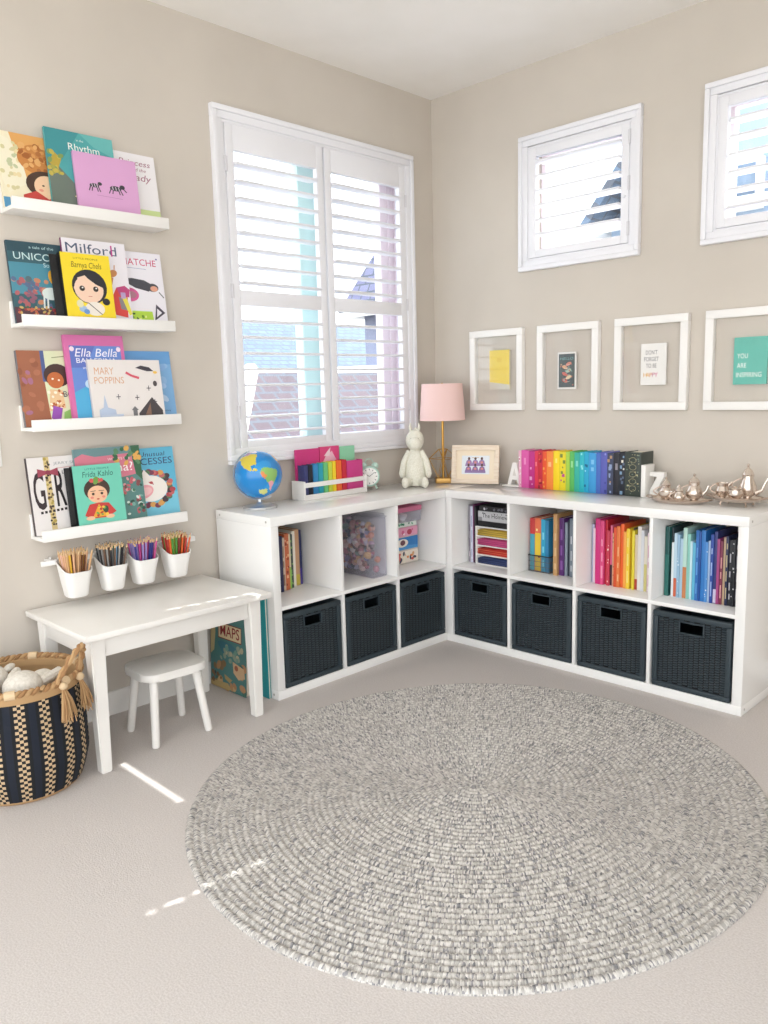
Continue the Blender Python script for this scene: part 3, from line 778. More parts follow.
# --- lowest ledge
def d1(A):
    A.rect(0, 0, 1, 1, '#ebe6e4'); A.text('JERRY SPIN', .72, .9, .014, '#9a9a9e', .5); A.line([(.5, .83), (.95, .85)], .002, '#d59a9a'); A.text('L', .62, .77, .02, '#4a4448')
    A.rect(.29, 0, .39, 1, '#d9c48e'); A.blobs(46, .295, .385, .01, .98, .005, ['#5f4a3a', '#85754a', '#b5a04e', '#3a3230'], 13)
    A.text('G', .155, .50, .19, '#3b3034', .20, bold=.014); A.text('R', .52, .52, .19, '#262024', .18, bold=.014)
    A.poly([(.16, .84), (.33, .80), (.33, .76), (.16, .72)], '#a34a5c'); A.poly([(.53, .84), (.36, .80), (.36, .76), (.53, .72)], '#a34a5c'); A.ell(.345, .78, .04, .035, '#8d3b4e')
    for k in range(7): A.rect(.13+k*.072, .205+.004*k, .175+k*.072, .24+.004*k, '#2f282a')
    A.ell(.72, .1, .08, .04, '#8a7a70')
back(3, 'white book with huge letters G and R, left on the lowest ledge', -2.25, -2.045, 1.053, .018, '#e8e3e2', d1, '#3a2f33')
def d2(A):
    A.rect(0, 0, 1, 1, '#5f8a86'); A.rect(0, .86, 1, 1, '#6e8f93'); A.poly([(0, .88), (.12, .93), (.3, .88), (.86, .90), (.9, .6), (.5, .55), (0, .58)], '#d77f92')
    A.text("WHERE'S THE", .66, .83, .013, '#f7e9ea', .34); A.text('Ballerina?', .46, .71, .05, '#f9f1f1', .80)
    A.poly([(.86, 1), (1, 1), (1, .5), (.9, .6)], '#3f6b50'); A.blobs(70, .5, .98, .04, .55, .008, ['#4c7d63', '#d5e5de', '#c76570', '#e9a9ac', '#33574c', '#7fb0a5', '#8a4f52'], 14); A.blobs(24, .6, .98, .75, .98, .010, ['#3e6a4d', '#e0ad5d', '#5f8d68'], 15)
back(3, 'pink bannered picture book titled Ballerina, behind the mint cover on lowest ledge', -2.082, -1.815, 1.074, .013, '#6a8d90', d2, None, .0192)
def d3(A):
    A.rect(0, 0, 1, 1, '#74cdb6'); A.text('LITTLE PEOPLE', .5, .93, .009, '#2f7467', .5); A.text('Frida Kahlo', .5, .84, .03, '#2f5f58', .64, 0, .15)
    A.ell(.45, .58, .27, .19, '#4a3a34'); A.ell(.45, .50, .205, .145, '#efbf9c'); A.blobs(9, .32, .58, .70, .76, .010, ['#d2473f', '#e88a3d', '#d65a5a', '#6f9a49'], 16)
    A.ell(.36, .51, .028, .022, '#3a2a26'); A.ell(.54, .51, .028, .022, '#3a2a26'); A.line([(.31, .555), (.42, .56)], .002, '#3a2a26'); A.line([(.48, .56), (.59, .555)], .002, '#3a2a26'); A.ell(.33, .45, .035, .02, '#e58a7e'); A.ell(.57, .45, .035, .02, '#e58a7e'); A.ell(.45, .42, .03, .012, '#c2453f')
    A.poly([(.14, .16), (.26, .34), (.45, .36), (.66, .34), (.8, .18), (.6, .1), (.3, .1)], '#c9433f'); A.poly([(.3, .12), (.45, .34), (.6, .12)], '#e3a63d'); A.ell(.58, .24, .06, .06, '#3d4f3a'); A.ell(.25, .11, .09, .035, '#efbf9c'); A.ell(.66, .11, .09, .035, '#efbf9c')
    A.blobs(10, .3, .6, .14, .3, .006, ['#f1c94e', '#b93b3b', '#6aa04c'], 17)
back(3, 'mint green book with a flower-crowned girl, front of the lowest ledge', -2.108, -1.918, 1.014, .021, '#71cab3', d3, '#101013', .0402)
back(3, 'thin black book peeking out to the left behind the mint green cover', -2.128, -1.95, 1.010, .0055, '#101013', None, None, .0338)
def d4(A):
    A.rect(0, 0, 1, 1, '#62b5d4'); A.poly([(0, 0), (1, 0), (1, .3), (0, .2)], '#7ac6dd'); A.text('the Unusual', .52, .90, .026, '#2b3f66', .66, 0, .1); A.text('PRINCESSES', .5, .79, .038, '#33406b', .92)
    g = random.Random(18)
    for k in range(46):
        an = k/46*2*PI; A.ell(.56+.33*math.cos(an)+g.uniform(-.03, .03), .38+.25*math.sin(an)+g.uniform(-.02, .02), .055, .04, g.choice(['#b34b52', '#4a3b42', '#5d7a58', '#d8a05a', '#7c3f55', '#c56a6a']), 0, 9)
    A.ell(.54, .38, .29, .20, '#f2ece6'); A.poly([(.38, .54), (.46, .68), (.56, .56)], '#f2ece6'); A.ell(.42, .34, .17, .10, '#eea9b0', .3); A.ell(.44, .34, .12, .06, '#f4c4c6', .3); A.line([(.3, .42), (.42, .40)], .003, '#c85a66'); A.line([(.52, .48), (.6, .44)], .004, '#b24c58'); A.ell(.56, .47, .03, .02, '#b3484f')
back(3, 'sky blue picture book with a white curled animal, right on the lowest ledge', -1.915, -1.654, 1.058, .012, '#5cafd0', d4)

# ------------------------------------------------------------------ pencil rail, cups and pencils
RZc = .664
t = thing('hanging_rail', 'thin white rail on the left wall carrying four pencil cups', 'rail', (0, 0, RZc))
mb = MB(); mb.box(.014, .026, -2.238, -1.588, -.010, .010, WHITE, .003); mb.build('rail_bar', t)
for y in (-2.20, -1.60):
    mb = MB(); mb.box(WX+.0005, .0142, y-.012, y+.012, -.010, .012, WHITE, .002); mb.tube([(.0142, y, .012), (.014, y, .022)], .006, M('#c8c6c2', .3, .6), 8); mb.build('bracket', t)
def make_cup():
    t = thing('pencil_cup', '', 'cup', group='white pencil cups on the rail')
    mb = MB(); b = bmesh.new()
    n = 8
    def ringp(w, d, r, z, slope=0.):
        return [(x+.083, y, z+slope*(.5-(x/d+.5))) for x, y in rrect(d, w, r, n)]
    def addring(pts): return [b.verts.new(p) for p in pts]
    rings = [addring(ringp(.068, .066, .022, -.127)), addring(ringp(.076, .074, .024, -.122)), addring(ringp(.091, .088, .026, -.07)), addring(ringp(.108, .108, .028, -.008, .044)),
             addring(ringp(.103, .103, .026, -.008, .042)), addring(ringp(.087, .084, .024, -.068)), addring(ringp(.070, .068, .02, -.118))]
    k = len(rings[0])
    for a, c in zip(rings, rings[1:]):
        for i in range(k): b.faces.new((a[i], a[(i+1) % k], c[(i+1) % k], c[i]))
    b.faces.new(rings[0][::-1]); b.faces.new(rings[-1])
    mb._push(b, WHITE); mb.build('body', t)
    mb = MB(); mb.box(.011, .0125, -.03, .03, -.02, .0135, WHITE); mb.box(.0115, .029, -.03, .03, .0125, .015, WHITE, .001); mb.box(.0275, .0315, -.03, .03, -.012, .0135, WHITE); mb.build('hook', t)
    return t
cupy = [-2.142, -1.998, -1.868, -1.722]
cname = ['white pencil cup of natural and yellow pencils, leftmost on the rail', 'white pencil cup of grey and blue pencils, second from left on the rail',
         'white pencil cup of purple and pink pencils, third from left on the rail', 'white pencil cup of red and green pencils, rightmost on the rail']
cup = None
for i, y in enumerate(cupy):
    if cup is None: cup = make_cup(); o = cup
    else: o = dup(cup)
    o['label'] = cname[i]; o.location = (0, y, RZc)
pal = [[('pale pink', '#e3b7a6'), ('wooden', '#cfa376'), ('yellow', '#e2b23a'), ('peach', '#dfae88'), ('brown', '#6b4228')],
       [('silver grey', '#8c8a88'), ('navy', '#27395e'), ('brown', '#6f5546'), ('green', '#3f7d4c'), ('light blue', '#7fb2d4'), ('black', '#2a2a2c')],
       [('purple', '#5b3f9a'), ('pink', '#c9488a'), ('indigo', '#30357f'), ('magenta', '#a13a7a'), ('lilac', '#9a86c4')],
       [('red', '#b8332c'), ('orange', '#d9622c'), ('green', '#4e8a3a'), ('dark red', '#7d241f'), ('yellow green', '#a6b545')]]
cuptxt = ['leftmost white cup on the rail', 'second white cup from the left', 'third white cup from the left', 'rightmost white cup on the rail']
WOOD = M('#d9b88c', .7); rng = random.Random(21)
_pm = {}
def pencil_mesh(hexc):
    if hexc not in _pm:
        mb = MB(); L = .165; c = M(hexc, .4)
        mb.tube([(0, 0, 0), (0, 0, L-.016)], .0040, c, 6); mb.tube([(0, 0, L-.016), (0, 0, L-.004)], [.0039, .0015], WOOD, 6); mb.tube([(0, 0, L-.004), (0, 0, L)], [.0016, .0005], c, 6)
        o = mb.build('pencil'); _pm[hexc] = o.data; bpy.data.objects.remove(o)
    return _pm[hexc]
for i, y in enumerate(cupy):
    for r_ in range(5):
        for c_ in range(7):
            u = (c_-3)/3; v = (r_-2)/2
            nm, hx = rng.choice(pal[i])
            o = bpy.data.objects.new('pencil', pencil_mesh(hx)); COL.objects.link(o)
            bx0 = Vector((.083+v*.018, y+u*.024, RZc-.116)); tp = Vector((.083+v*.030+.006, y+u*.041+rng.uniform(-.002, .002), RZc+.022+rng.uniform(-.018, .014)))
            if r_ == 4: bx0.z -= .0; tp.z -= .016
            d = (tp-bx0).normalized()
            o.rotation_mode = 'QUATERNION'; o.rotation_quaternion = d.to_track_quat('Z', 'Y'); o.location = bx0+d*rng.uniform(0, .008)
            tag(o, '%s pencil standing in the %s' % (nm, cuptxt[i]), 'pencil', '%s pencils in the %s' % (nm, cuptxt[i]))
# ------------------------------------------------------------------ shelf books (spine to the room)
def spine_book(label, group, wt, h, d, col, deco=None, cat='book', pages=True, name='book'):
    """local: X thickness 0..wt, Y depth 0 (spine) .. d, Z up"""
    o = thing(name, label, cat, (0, 0, 0), 0, group)
    c = .0016; m = M(col, .42)
    mb = MB(); r = min(.0022, wt*.3)
    mb.box(0, wt, 0, c*1.3, 0, h, m, .0006); mb.box(0, c, c*1.2, d, 0, h, m, .0004); mb.box(wt-c, wt, c*1.2, d, 0, h, m, .0004)
    mb.build('cover', o)
    if pages:
        mb = MB(); mb.box(c*1.02, wt-c*1.02, c*1.35, d-.004, .003, h-.004, PAGE); mb.build('pages', o)
    if deco:
        mb = MB(); deco(mb, wt, h)
        if mb.mats: mb.build('spine_print', o, 0)
        else: mb.bm.free()
    return o
def R(mb, x0, x1, z0, z1, c, y=-.00025):
    mb.face([(x0, y, z0), (x1, y, z0), (x1, y, z1), (x0, y, z1)], M(c, .45))
def deco_bars(cols, seed, n=3, lo=.1, hi=.9):
    g = random.Random(seed)
    def f(mb, w, h):
        z = lo*h
        for k in range(n):
            L = g.uniform(.08, .22)*h
            R(mb, w*g.uniform(.25, .35), w*g.uniform(.62, .75), z, min(z+L, hi*h), g.choice(cols)); z += L+g.uniform(.05, .14)*h
            if z > hi*h: break
    return f
def deco_dots(cols, seed, n=12):
    g = random.Random(seed)
    def f(mb, w, h):
        for k in range(n):
            x, z, r = w*g.uniform(.2, .8), h*g.uniform(.05, .95), min(w*.2, .006)*g.uniform(.5, 1.2)
            R(mb, x-r, x+r, z-r, z+r*1.4, g.choice(cols), -.0002-.00002*k)
    return f
def deco_foot(c, frac, more=None):
    def f(mb, w, h):
        R(mb, w*.02, w*.98, .002, h*frac, c)
        if more: more(mb, w, h)
    return f

# --- rainbow row on top of the back shelf
row = [(.017, '#eab5c8', deco_dots(['#c85a80', '#f7e6ee'], 1, 9), 'pale pink patterned'), (.044, '#d95aa5', deco_bars(['#e88fc3'], 2, 2, .62, .8), 'orchid pink'),
       (.034, '#c02f85', deco_dots(['#e5a3cc'], 3, 3), 'magenta'), (.019, '#d93650', deco_bars(['#ee7f8f'], 4, 1, .6), 'rose red'), (.026, '#c92a3d', deco_dots(['#8f1d2c', '#e46b5a'], 5, 10), 'crimson speckled'),
       (.023, '#e8562f', deco_dots(['#f3a24c'], 6, 5), 'vermilion'), (.038, '#f08a3c', deco_bars(['#f8b882'], 7, 1, .6), 'orange'), (.034, '#f6d523', deco_bars(['#fbe97c'], 8, 1, .7), 'bright yellow'),
       (.035, '#e9d62c', deco_dots(['#c0508f', '#7a8a3f'], 9, 8), 'yellow with pink motifs'), (.021, '#a9cf4a', None, 'lime green'), (.025, '#5cb85f', deco_bars(['#9ad99a'], 10, 1, .6), 'leaf green'),
       (.027, '#35b09d', deco_bars(['#7fd2c5'], 11, 1, .65), 'sea green'), (.025, '#2bb3c0', deco_dots(['#8fe0e4'], 12, 3), 'turquoise'), (.024, '#2aa7cf', deco_dots(['#17658a', '#9fdcef'], 13, 4), 'cyan'),
       (.038, '#3f9bd6', deco_bars(['#7dc0ea'], 14, 2, .55), 'sky blue'), (.022, '#4a6fc0', None, 'cornflower blue'), (.034, '#5a5fb2', deco_dots(['#39408c', '#8f92d8'], 15, 3), 'violet blue'),
       (.030, '#3d4560', deco_dots(['#b58f6a', '#8fa0c4', '#d6d6de'], 16, 12), 'slate navy spotted'), (.030, '#26262f', deco_bars(['#8f8a92'], 17, 1, .6), 'charcoal'), (.028, '#22252f', deco_dots(['#7fa0bf', '#e3dfd2', '#5a6a82'], 18, 12), 'black speckled')]
x = .634
nR = len(row)
for i, (w, c, dc, nm) in enumerate(row):
    h = .182+.003*math.sin(i*2.1)+i*.0004
    lab = '%s hardback, %s from the left in the rainbow row on the shelf' % (nm, ORD[i])
    o = spine_book(lab, 'rainbow books on the shelf top', w-.0008, h, .115, c, dc); o.location = (x, -.112, SH+.0003); x += w
def filig(mb, w, h):
    g = random.Random(31)
    for k in range(46):
        px, pz = w*g.uniform(.1, .9), h*g.uniform(.05, .95); r = g.uniform(.0015, .004)
        R(mb, px-r, px+r, pz-r*.7, pz+r*.7, g.choice(['#b9ae86', '#8f957c', '#6f7f70', '#d0c79c']), -.0002-.00002*k)
    for k in range(5): mb.tube([(w/2+.016*math.cos(a), -.0012, h*(.18+.16*k)+.012*math.sin(a)) for a in [2*PI*j/14 for j in range(14)]], .0009, M('#b9ae86', .4), 4, True)
o = spine_book('thick dark green book with gold scrollwork, closing the rainbow row beside the Z', 'rainbow books on the shelf top', .074, .196, .115, '#39423c', filig); o.location = (x, -.112, SH+.0003); x += .0745
XEND = x

# --- white A and Z bookends
LW = M('#f2f0ec', .35)
t = thing('letter_bookend', 'white letter A bookend at the left end of the rainbow books', 'bookend', (.632, -.112, SH+.0003), 0, 'white letter bookends')
# A stands edge on, facing the books' front (letter in the XZ plane)
mb = MB()
A_out = [(-.088, 0), (-.066, 0), (-.058, .028), (-.030, .028), (-.022, 0), (-.002, 0), (-.033, .112), (-.056, .112)]
mb.prism(A_out[:2]+[(-.058, .028), (-.030, .028)]+A_out[4:], -.016, .016, LW, TR(0, .045, .006) @ RX(PI/2), .002)
mb.build('letter', t)
mb = MB(); mb.prism([(-.044-.010, .046), (-.044+.010, .046), (-.044, .084)], -.0168, .0168, M('#d9d5cf', .6), TR(0, .045, .006) @ RX(PI/2)); mb.build('counter', t)
mb = MB(); mb.box(-.10, -.001, 0, .085, 0, .006, LW, .002); mb.build('base_plate', t)
t = thing('letter_bookend', 'white letter Z bookend between the rainbow books and the tea tray', 'bookend', (XEND+.001, -.112, SH+.0003), 0, 'white letter bookends')
mb = MB(); mb.box(0, .022, 0, .085, 0, .142, LW, .003); mb.build('upright', t)
mb = MB(); mb.box(.0225, .115, 0, .085, 0, .006, LW, .002); mb.build('base_plate', t)
Z = [(.026, .0), (.092, .0), (.092, .020), (.056, .020), (.092, .082), (.092, .104), (.026, .104), (.026, .084), (.062, .084), (.026, .022)]
mb = MB(); mb.prism(Z, -.014, .014, LW, TR(0, .045, .0063) @ RX(PI/2), .0015); mb.build('letter', t)

# ------------------------------------------------------------------ silver tea things
SIL = M('#e6dad0', .24, 1.); SILD = M('#c4b0a2', .3, 1.)
TOP = SH+.0003
def tray(label, cx, cy, rx, ry, feet, z=TOP):
    t = thing('silver_tray', label, 'tray', (cx, cy, z+(.0015 if feet else 0)), 0)
    fz = .016 if feet else .0
    mb = MB(); S = Matrix.Diagonal((rx, ry, 1, 1))
    mb.lathe([(0, fz+.001), (.78, fz), (.86, fz+.002), (.98, fz+.012), (1.0, fz+.014), (.985, fz+.016), (.86, fz+.006), (.78, fz+.0035), (0, fz+.0035)], SIL, 48, S); mb.build('dish', t)
    rb = MB(); n = 64
    pts = [(rx*(1+.012*math.cos(16*2*PI*k/n))*math.cos(2*PI*k/n), ry*(1+.012*math.cos(16*2*PI*k/n))*math.sin(2*PI*k/n), fz+.0155) for k in range(n)]
    rb.tube(pts, .0032, SILD, 6, True); rb.build('beaded_rim', t)
    for s in (-1, 1):
        h = MB(); h.tube([(s*(rx-.004), -.026, fz+.015), (s*(rx+.016), -.022, fz+.018), (s*(rx+.021), 0, fz+.020), (s*(rx+.016), .022, fz+.018), (s*(rx-.004), .026, fz+.015)], .0032, SILD, 6); h.build('handle', t)
    if feet:
        for k in range(4):
            a = PI/4+k*PI/2
            f = MB(); f.tube([(rx*.66*math.cos(a), ry*.66*math.sin(a), .0175), (rx*.74*math.cos(a), ry*.74*math.sin(a), .006), (rx*.70*math.cos(a), ry*.70*math.sin(a), 0)], [.004, .0035, .0045], SILD, 8); f.build('foot', t)
    return t
T1 = (1.485, -.172); T2 = (1.705, -.122)
tray('low oval silver tray crowded with small pots, beside the Z bookend', *T1, .116, .082, False)
tray('footed silver tray at the right end of the back shelf', *T2, .098, .076, True)
def pot(name, label, cat, x, y, z, prof, lid=None, handle=None, spout=None, rz=0., feet=0):
    t = thing(name, label, cat, (x, y, z), rz); t.scale = (1.08, 1.08, 1.12)
    mb = MB(); mb.lathe(prof, SIL, 24); mb.build('body', t)
    if lid: mb = MB(); mb.lathe(lid, SIL, 20); mb.build('lid', t)
    if handle: mb = MB(); mb.tube(handle, .0026, SILD, 7); mb.build('handle', t)
    if spout: mb = MB(); mb.tube(spout[0], spout[1], SIL, 9); mb.build('spout', t)
    return t
def arc(x0, z0, x1, z1, bulge, n=9, side=-1):
    out = []
    for k in range(n):
        u = k/(n-1); out.append((x0+(x1-x0)*u+side*bulge*math.sin(PI*u), 0, z0+(z1-z0)*u))
    return out
Z1 = TOP+.0042; Z2 = TOP+.0175+.0037
B = lambda r, h: [(0, 0), (r*.62, 0), (r*.66, .004), (r*.45, .009), (r*.8, h*.22), (r, h*.42), (r*.96, h*.58), (r*.62, h*.86), (r*.66, h), (r*.58, h), (r*.5, h*.86), (0, h*.8)]
LID = lambda r, h, hh: [(r*.64, h+.0004), (r*.68, h+.003), (r*.45, h+hh*.42), (r*.16, h+hh*.62), (r*.10, h+hh*.70), (r*.2, h+hh*.82), (r*.1, h+hh*.95), (0, h+hh)]
dg = -.75   # pots turned sideways to the room
pot('teapot', 'round silver teapot with looped handle, left on the low oval tray', 'teapot', T1[0]-.062, T1[1]+.012, Z1, B(.029, .056), LID(.029, .056, .032), arc(-.024, .018, -.020, .050, .024), ([(.022, 0, .022), (.038, 0, .034), (.046, 0, .052)], [.007, .0045, .0035]), .55)
pot('sugar_bowl', 'small open silver sugar bowl at the front left of the low tray', 'bowl', T1[0]-.034, T1[1]-.040, Z1, [(0, 0), (.015, 0), (.016, .003), (.012, .007), (.022, .018), (.025, .030), (.0265, .038), (.024, .038), (.021, .028), (0, .012)], None, arc(.022, .016, .024, .048, .016, 9, 1), None, .5)
pot('creamer', 'small lidded silver pot at the front middle of the low tray', 'pot', T1[0]+.018, T1[1]-.036, Z1, B(.022, .042), LID(.022, .042, .026), arc(-.018, .012, -.015, .038, .018), None, .5)
pot('teapot', 'tall silver teapot with looped handle at the right rear of the low tray', 'teapot', T1[0]+.058, T1[1]+.016, Z1, B(.032, .072), LID(.032, .072, .034), arc(-.026, .022, -.022, .064, .030), ([(.026, 0, .022), (.044, 0, .040), (.052, 0, .060)], [.008, .005, .004]), .6)
pot('milk_jug', 'silver milk jug with curled handle, left on the footed tray', 'jug', T2[0]-.056, T2[1]-.008, Z2, [(0, 0), (.017, 0), (.018, .003), (.013, .008), (.024, .02), (.027, .032), (.02, .048), (.024, .06), (.0225, .06), (.018, .047), (0, .02)], None, arc(-.022, .02, -.020, .058, .022), ([(.020, 0, .05), (.028, 0, .058), (.033, 0, .064)], [.007, .006, .003]), .4)
pot('coffee_pot', 'tallest silver coffee pot with long spout, on the footed tray', 'coffee pot', T2[0]+.030, T2[1]+.026, Z2, B(.032, .088), LID(.032, .088, .044), arc(-.027, .03, -.022, .078, .030), ([(.026, 0, .024), (.048, 0, .034), (.058, 0, .058), (.070, 0, .082)], [.009, .0065, .005, .0035]), .35)
pot('sugar_bowl', 'round silver sugar bowl at the front of the footed tray', 'bowl', T2[0]+.008, T2[1]-.040, Z2, [(0, 0), (.016, 0), (.017, .003), (.013, .007), (.024, .018), (.0275, .028), (.025, .04), (.021, .042), (.021, .036), (0, .014)], LID(.03, .042, .014), None, None, .4)

# ------------------------------------------------------------------ framed photo, lamp, plush, clock, marker holder, globe
PALEW = noisy('pale_ash_wood', '#e6d3bd', '#f0e2d0', 14, .55, .05, 3, .001, 'Object', (1, 1, 9))
t = thing('photo_frame', 'pale wood frame with a photo of six dancers, beside the pink lamp', 'photo frame', (.375, -.138, TOP+.0035), .42)
Mf = RX(-.16)
fw, fh = .252, .200
mb = MB()
for a in ((-fw/2, fw/2, fh-.026, fh), (-fw/2, fw/2, 0, .026), (-fw/2, -fw/2+.026, .026, fh-.026), (fw/2-.026, fw/2, .026, fh-.026)): mb.box(a[0], a[1], 0, .018, a[2], a[3], PALEW, .002, Mf)
mb.build('frame', t)
mb = MB(); mb.box(-fw/2+.026, fw/2-.026, .010, .013, .026, fh-.026, M('#efe0c8', .7), 0, Mf)
mb.build('mat_board', t)
mb = MB(); q = MB()
mb.box(-.072, .074, .0085, .0098, .050, .146, M('#e3e9f0', .6), 0, Mf)
def fig(x, z, s):
    mb.prism([(x-.020*s, z), (x+.020*s, z), (x+.012*s, z+.026*s), (x+.006*s, z+.030*s), (x-.006*s, z+.030*s), (x-.012*s, z+.026*s)], -.0083, -.0079, M('#9a7fae' if z > .08 else '#8c6f9c', .6), Mf @ RX(PI/2))
    mb.ball((x, .0082, z+.037*s), (.0062*s, .0012, .0075*s), M('#5a4038', .6), Mf, 10, 8)
    mb.ball((x, .0079, z+.018*s), (.007*s, .0008, .006*s), M('#d98b86', .6), Mf, 8, 6)
for k in range(3): fig(-.034+.034*k, .092, 1.05)
for k in range(3): fig(-.036+.036*k, .060, 1.0)
mb.box(-.055, .055, .0078, .0084, .056, .064, M('#8f7bab', .6), 0, Mf)
mb.build('photograph', t)
mb = MB(); mb.box(-.02, .02, .018, .022, .02, .15, M('#cbb79c', .6), 0, Mf)
mb.box(-.018, .018, .0, .003, .0, .146, M('#cbb79c', .6), 0, TR(0, .088, .0002) @ RX(.42)); mb.build('easel_back', t)

GOLD = M('#c79a4e', .3, 1.); GOLDW = M('#cfa35c', .4, .6)
t = thing('table_lamp', 'pink-shaded table lamp with a gold wire base in the shelf corner', 'lamp', (.182, -.158, TOP), PI/4)
mb = MB(); mb.prism(rrect(.085, .085, .006, 3), 0, .026, GOLDW, None, .002); mb.build('base', t)
mb = MB(); mb.tube([(0, 0, .026), (0, 0, .345)], .0065, GOLD, 12); mb.build('pole', t)
mb = MB()
lo = [(.036*math.cos(a), .036*math.sin(a), .027) for a in [PI/4+k*PI/2 for k in range(4)]]
mid = [(.074*math.cos(a), .074*math.sin(a), .128) for a in [k*PI/2 for k in range(4)]]
hi = [(.030*math.cos(a), .030*math.sin(a), .178) for a in [PI/4+k*PI/2 for k in range(4)]]
for k in range(4):
    for p, q_ in ((lo[k], mid[k]), (lo[k], mid[(k+1) % 4]), (mid[k], hi[k]), (mid[(k+1) % 4], hi[k]), (hi[k], hi[(k+1) % 4]), (mid[k], mid[(k+1) % 4]), (hi[k], (0, 0, .128))): mb.tube([p, q_], .0016, GOLD, 6)
mb.build('wire_cage', t)
SHADE = bpy.data.materials.new('pink_linen_shade'); SHADE.use_nodes = True
_b = SHADE.node_tree.nodes['Principled BSDF']; _b.inputs['Base Color'].default_value = lin('#efcdc9'); _b.inputs['Roughness'].default_value = .85
mb = MB(); mb.lathe([(.120, .330), (.1065, .520), (.1050, .520), (.1185, .330), (.120, .330)], SHADE, 56); mb.build('lamp_shade', t)
mb = MB()
for z, r in ((.508, .104),):
    for k in range(3): mb.tube([(0, 0, z), (r*math.cos(k*2*PI/3), r*math.sin(k*2*PI/3), z)], .0013, GOLD, 5)
mb.tube([(0, 0, .345), (0, 0, .515)], .003, GOLD, 8); mb.ball((0, 0, .518), .007, GOLD); mb.build('shade_spider', t)
mb = MB(); mb.lathe([(0, .345), (.013, .345), (.014, .38), (.012, .385), (0, .385)], GOLD, 16); mb.lathe([(.010, .3855), (.028, .43), (.024, .455), (0, .468)], M('#f3f0ea', .3), 16); mb.build('bulb', t)

PLUSH = noisy('cream_plush', '#e2dfcf', '#f0eee2', 160, 1., .5, 3, .003)
t = thing('plush_unicorn', 'cream plush animal with floppy arms sitting left of the pink lamp', 'toy', (.160, -.352, TOP), .72); t.scale = (.78, .88, 1)
# faces local -Y
mb = MB(); mb.lathe([(0, .0), (.052, .004), (.066, .03), (.068, .07), (.058, .13), (.040, .175), (.028, .195), (0, .20)], PLUSH, 24, Matrix.Diagonal((1, .82, 1, 1))); mb.build('body', t)
hd = MB(); hd.ball((0, -.006, .236), (.060, .050, .054), PLUSH, None, 20, 14); hd.ball((0, -.045, .222), (.044, .036, .034), PLUSH, None, 18, 12); hd.build('head', t)
for s in (-1, 1):
    e = MB(); e.tube([(s*.022, .004, .275), (s*.031, .004, .302), (s*.027, .002, .324)], [.016, .017, .006], PLUSH, 10, squash=.6); e.build('ear', t)
    a_ = MB(); a_.tube([(s*.040, -.004, .180), (s*.074, -.012, .125), (s*.088, -.022, .062), (s*.086, -.026, .046)], [.016, .021, .022, .010], PLUSH, 12); a_.build('arm', t)
    l_ = MB(); l_.tube([(s*.034, -.020, .026), (s*.052, -.075, .024), (s*.062, -.105, .026)], [.026, .023, .022], PLUSH, 12); l_.ball((s*.064, -.112, .0285), (.024, .018, .028), PLUSH); l_.build('leg', t)
    ey = MB(); ey.ball((s*.024, -.052, .246), .0038, M('#3a3230', .2)); ey.build('eye', t)
mn = MB()
for k in range(7): mn.ball((.006*(-1)**k, .012+.006*k, .288-.016*k), (.014, .012, .013), PLUSH, None, 10, 8)
mn.build('mane', t)

MINT = M('#b9d8cb', .4)
t = thing('alarm_clock', 'small mint twin-bell alarm clock with a white dial, beside the marker holder', 'clock', (.062, -.588, TOP+.004), .80)
mb = MB(); mb.lathe([(0, -.020), (.046, -.020), (.052, -.014), (.052, .014), (.046, .020), (0, .020)], MINT, 32, TR(0, 0, .064) @ RX(PI/2)); mb.build('body', t)
mb = MB(); mb.lathe([(0, .0203), (.043, .0203), (.043, .0212), (0, .0212)], M('#f4f2ee', .4), 32, TR(0, 0, .064) @ RX(PI/2)); mb.build('dial', t)
mb = MB()
for k in range(12):
    a = k*PI/6; mb.box(-.0016, .0016, -.0220, -.0214, .031, .039, M('#3b3b3d', .5), 0, TR(0, 0, .064) @ RY(a))
mb.box(-.0014, .0014, -.0226, -.0221, 0, .026, M('#3b3b3d', .5), 0, TR(0, 0, .064) @ RY(-1.0)); mb.box(-.001, .001, -.0232, -.0227, 0, .034, M('#3b3b3d', .5), 0, TR(0, 0, .064) @ RY(.9)); mb.build('hands', t)
for s in (-1, 1):
    mb = MB(); mb.lathe([(0, .022), (.012, .018), (.019, .004), (.019, 0), (0, 0)], MINT, 18, TR(s*.027, 0, .112) @ RY(s*.5)); mb.build('bell', t)
    mb = MB(); mb.tube([(s*.026, 0, .022), (s*.036, 0, .0)], .0045, MINT, 8); mb.build('foot', t)
mb = MB(); mb.tube([(-.02, 0, .133), (-.012, 0, .15), (.012, 0, .15), (.02, 0, .133)], .0025, MINT, 6); mb.build('carry_handle', t)

# desk holder with slim colour books
HX0, HX1, HY0, HY1 = .028, .118, -1.062, -.660
t = thing('book_holder', 'white wooden holder with a front rail, full of rainbow booklets under the window', 'holder', (0, 0, TOP))
for y0, y1 in ((HY0, HY0+.012), (HY1-.012, HY1)):
    mb = MB(); mb.box(HX0, HX1, y0, y1, 0, .088, WHITE, .002); mb.build('end_panel', t)
mb = MB(); mb.box(HX0, HX1, HY0+.012, HY1-.012, .0, .012, WHITE, .001); mb.build('bottom_board', t)
mb = MB(); mb.box(HX1-.012, HX1-.001, HY0+.012, HY1-.012, .058, .080, WHITE, .002); mb.build('front_rail', t)
mb = MB(); mb.box(HX1-.012, HX1-.001, HY0+.012, HY1-.012, .0121, .024, WHITE, .001); mb.build('bottom_rail', t)
mb = MB(); mb.box(HX0, HX0+.010, HY0+.012, HY1-.012, .05, .085, WHITE, .002); mb.build('back_rail', t)
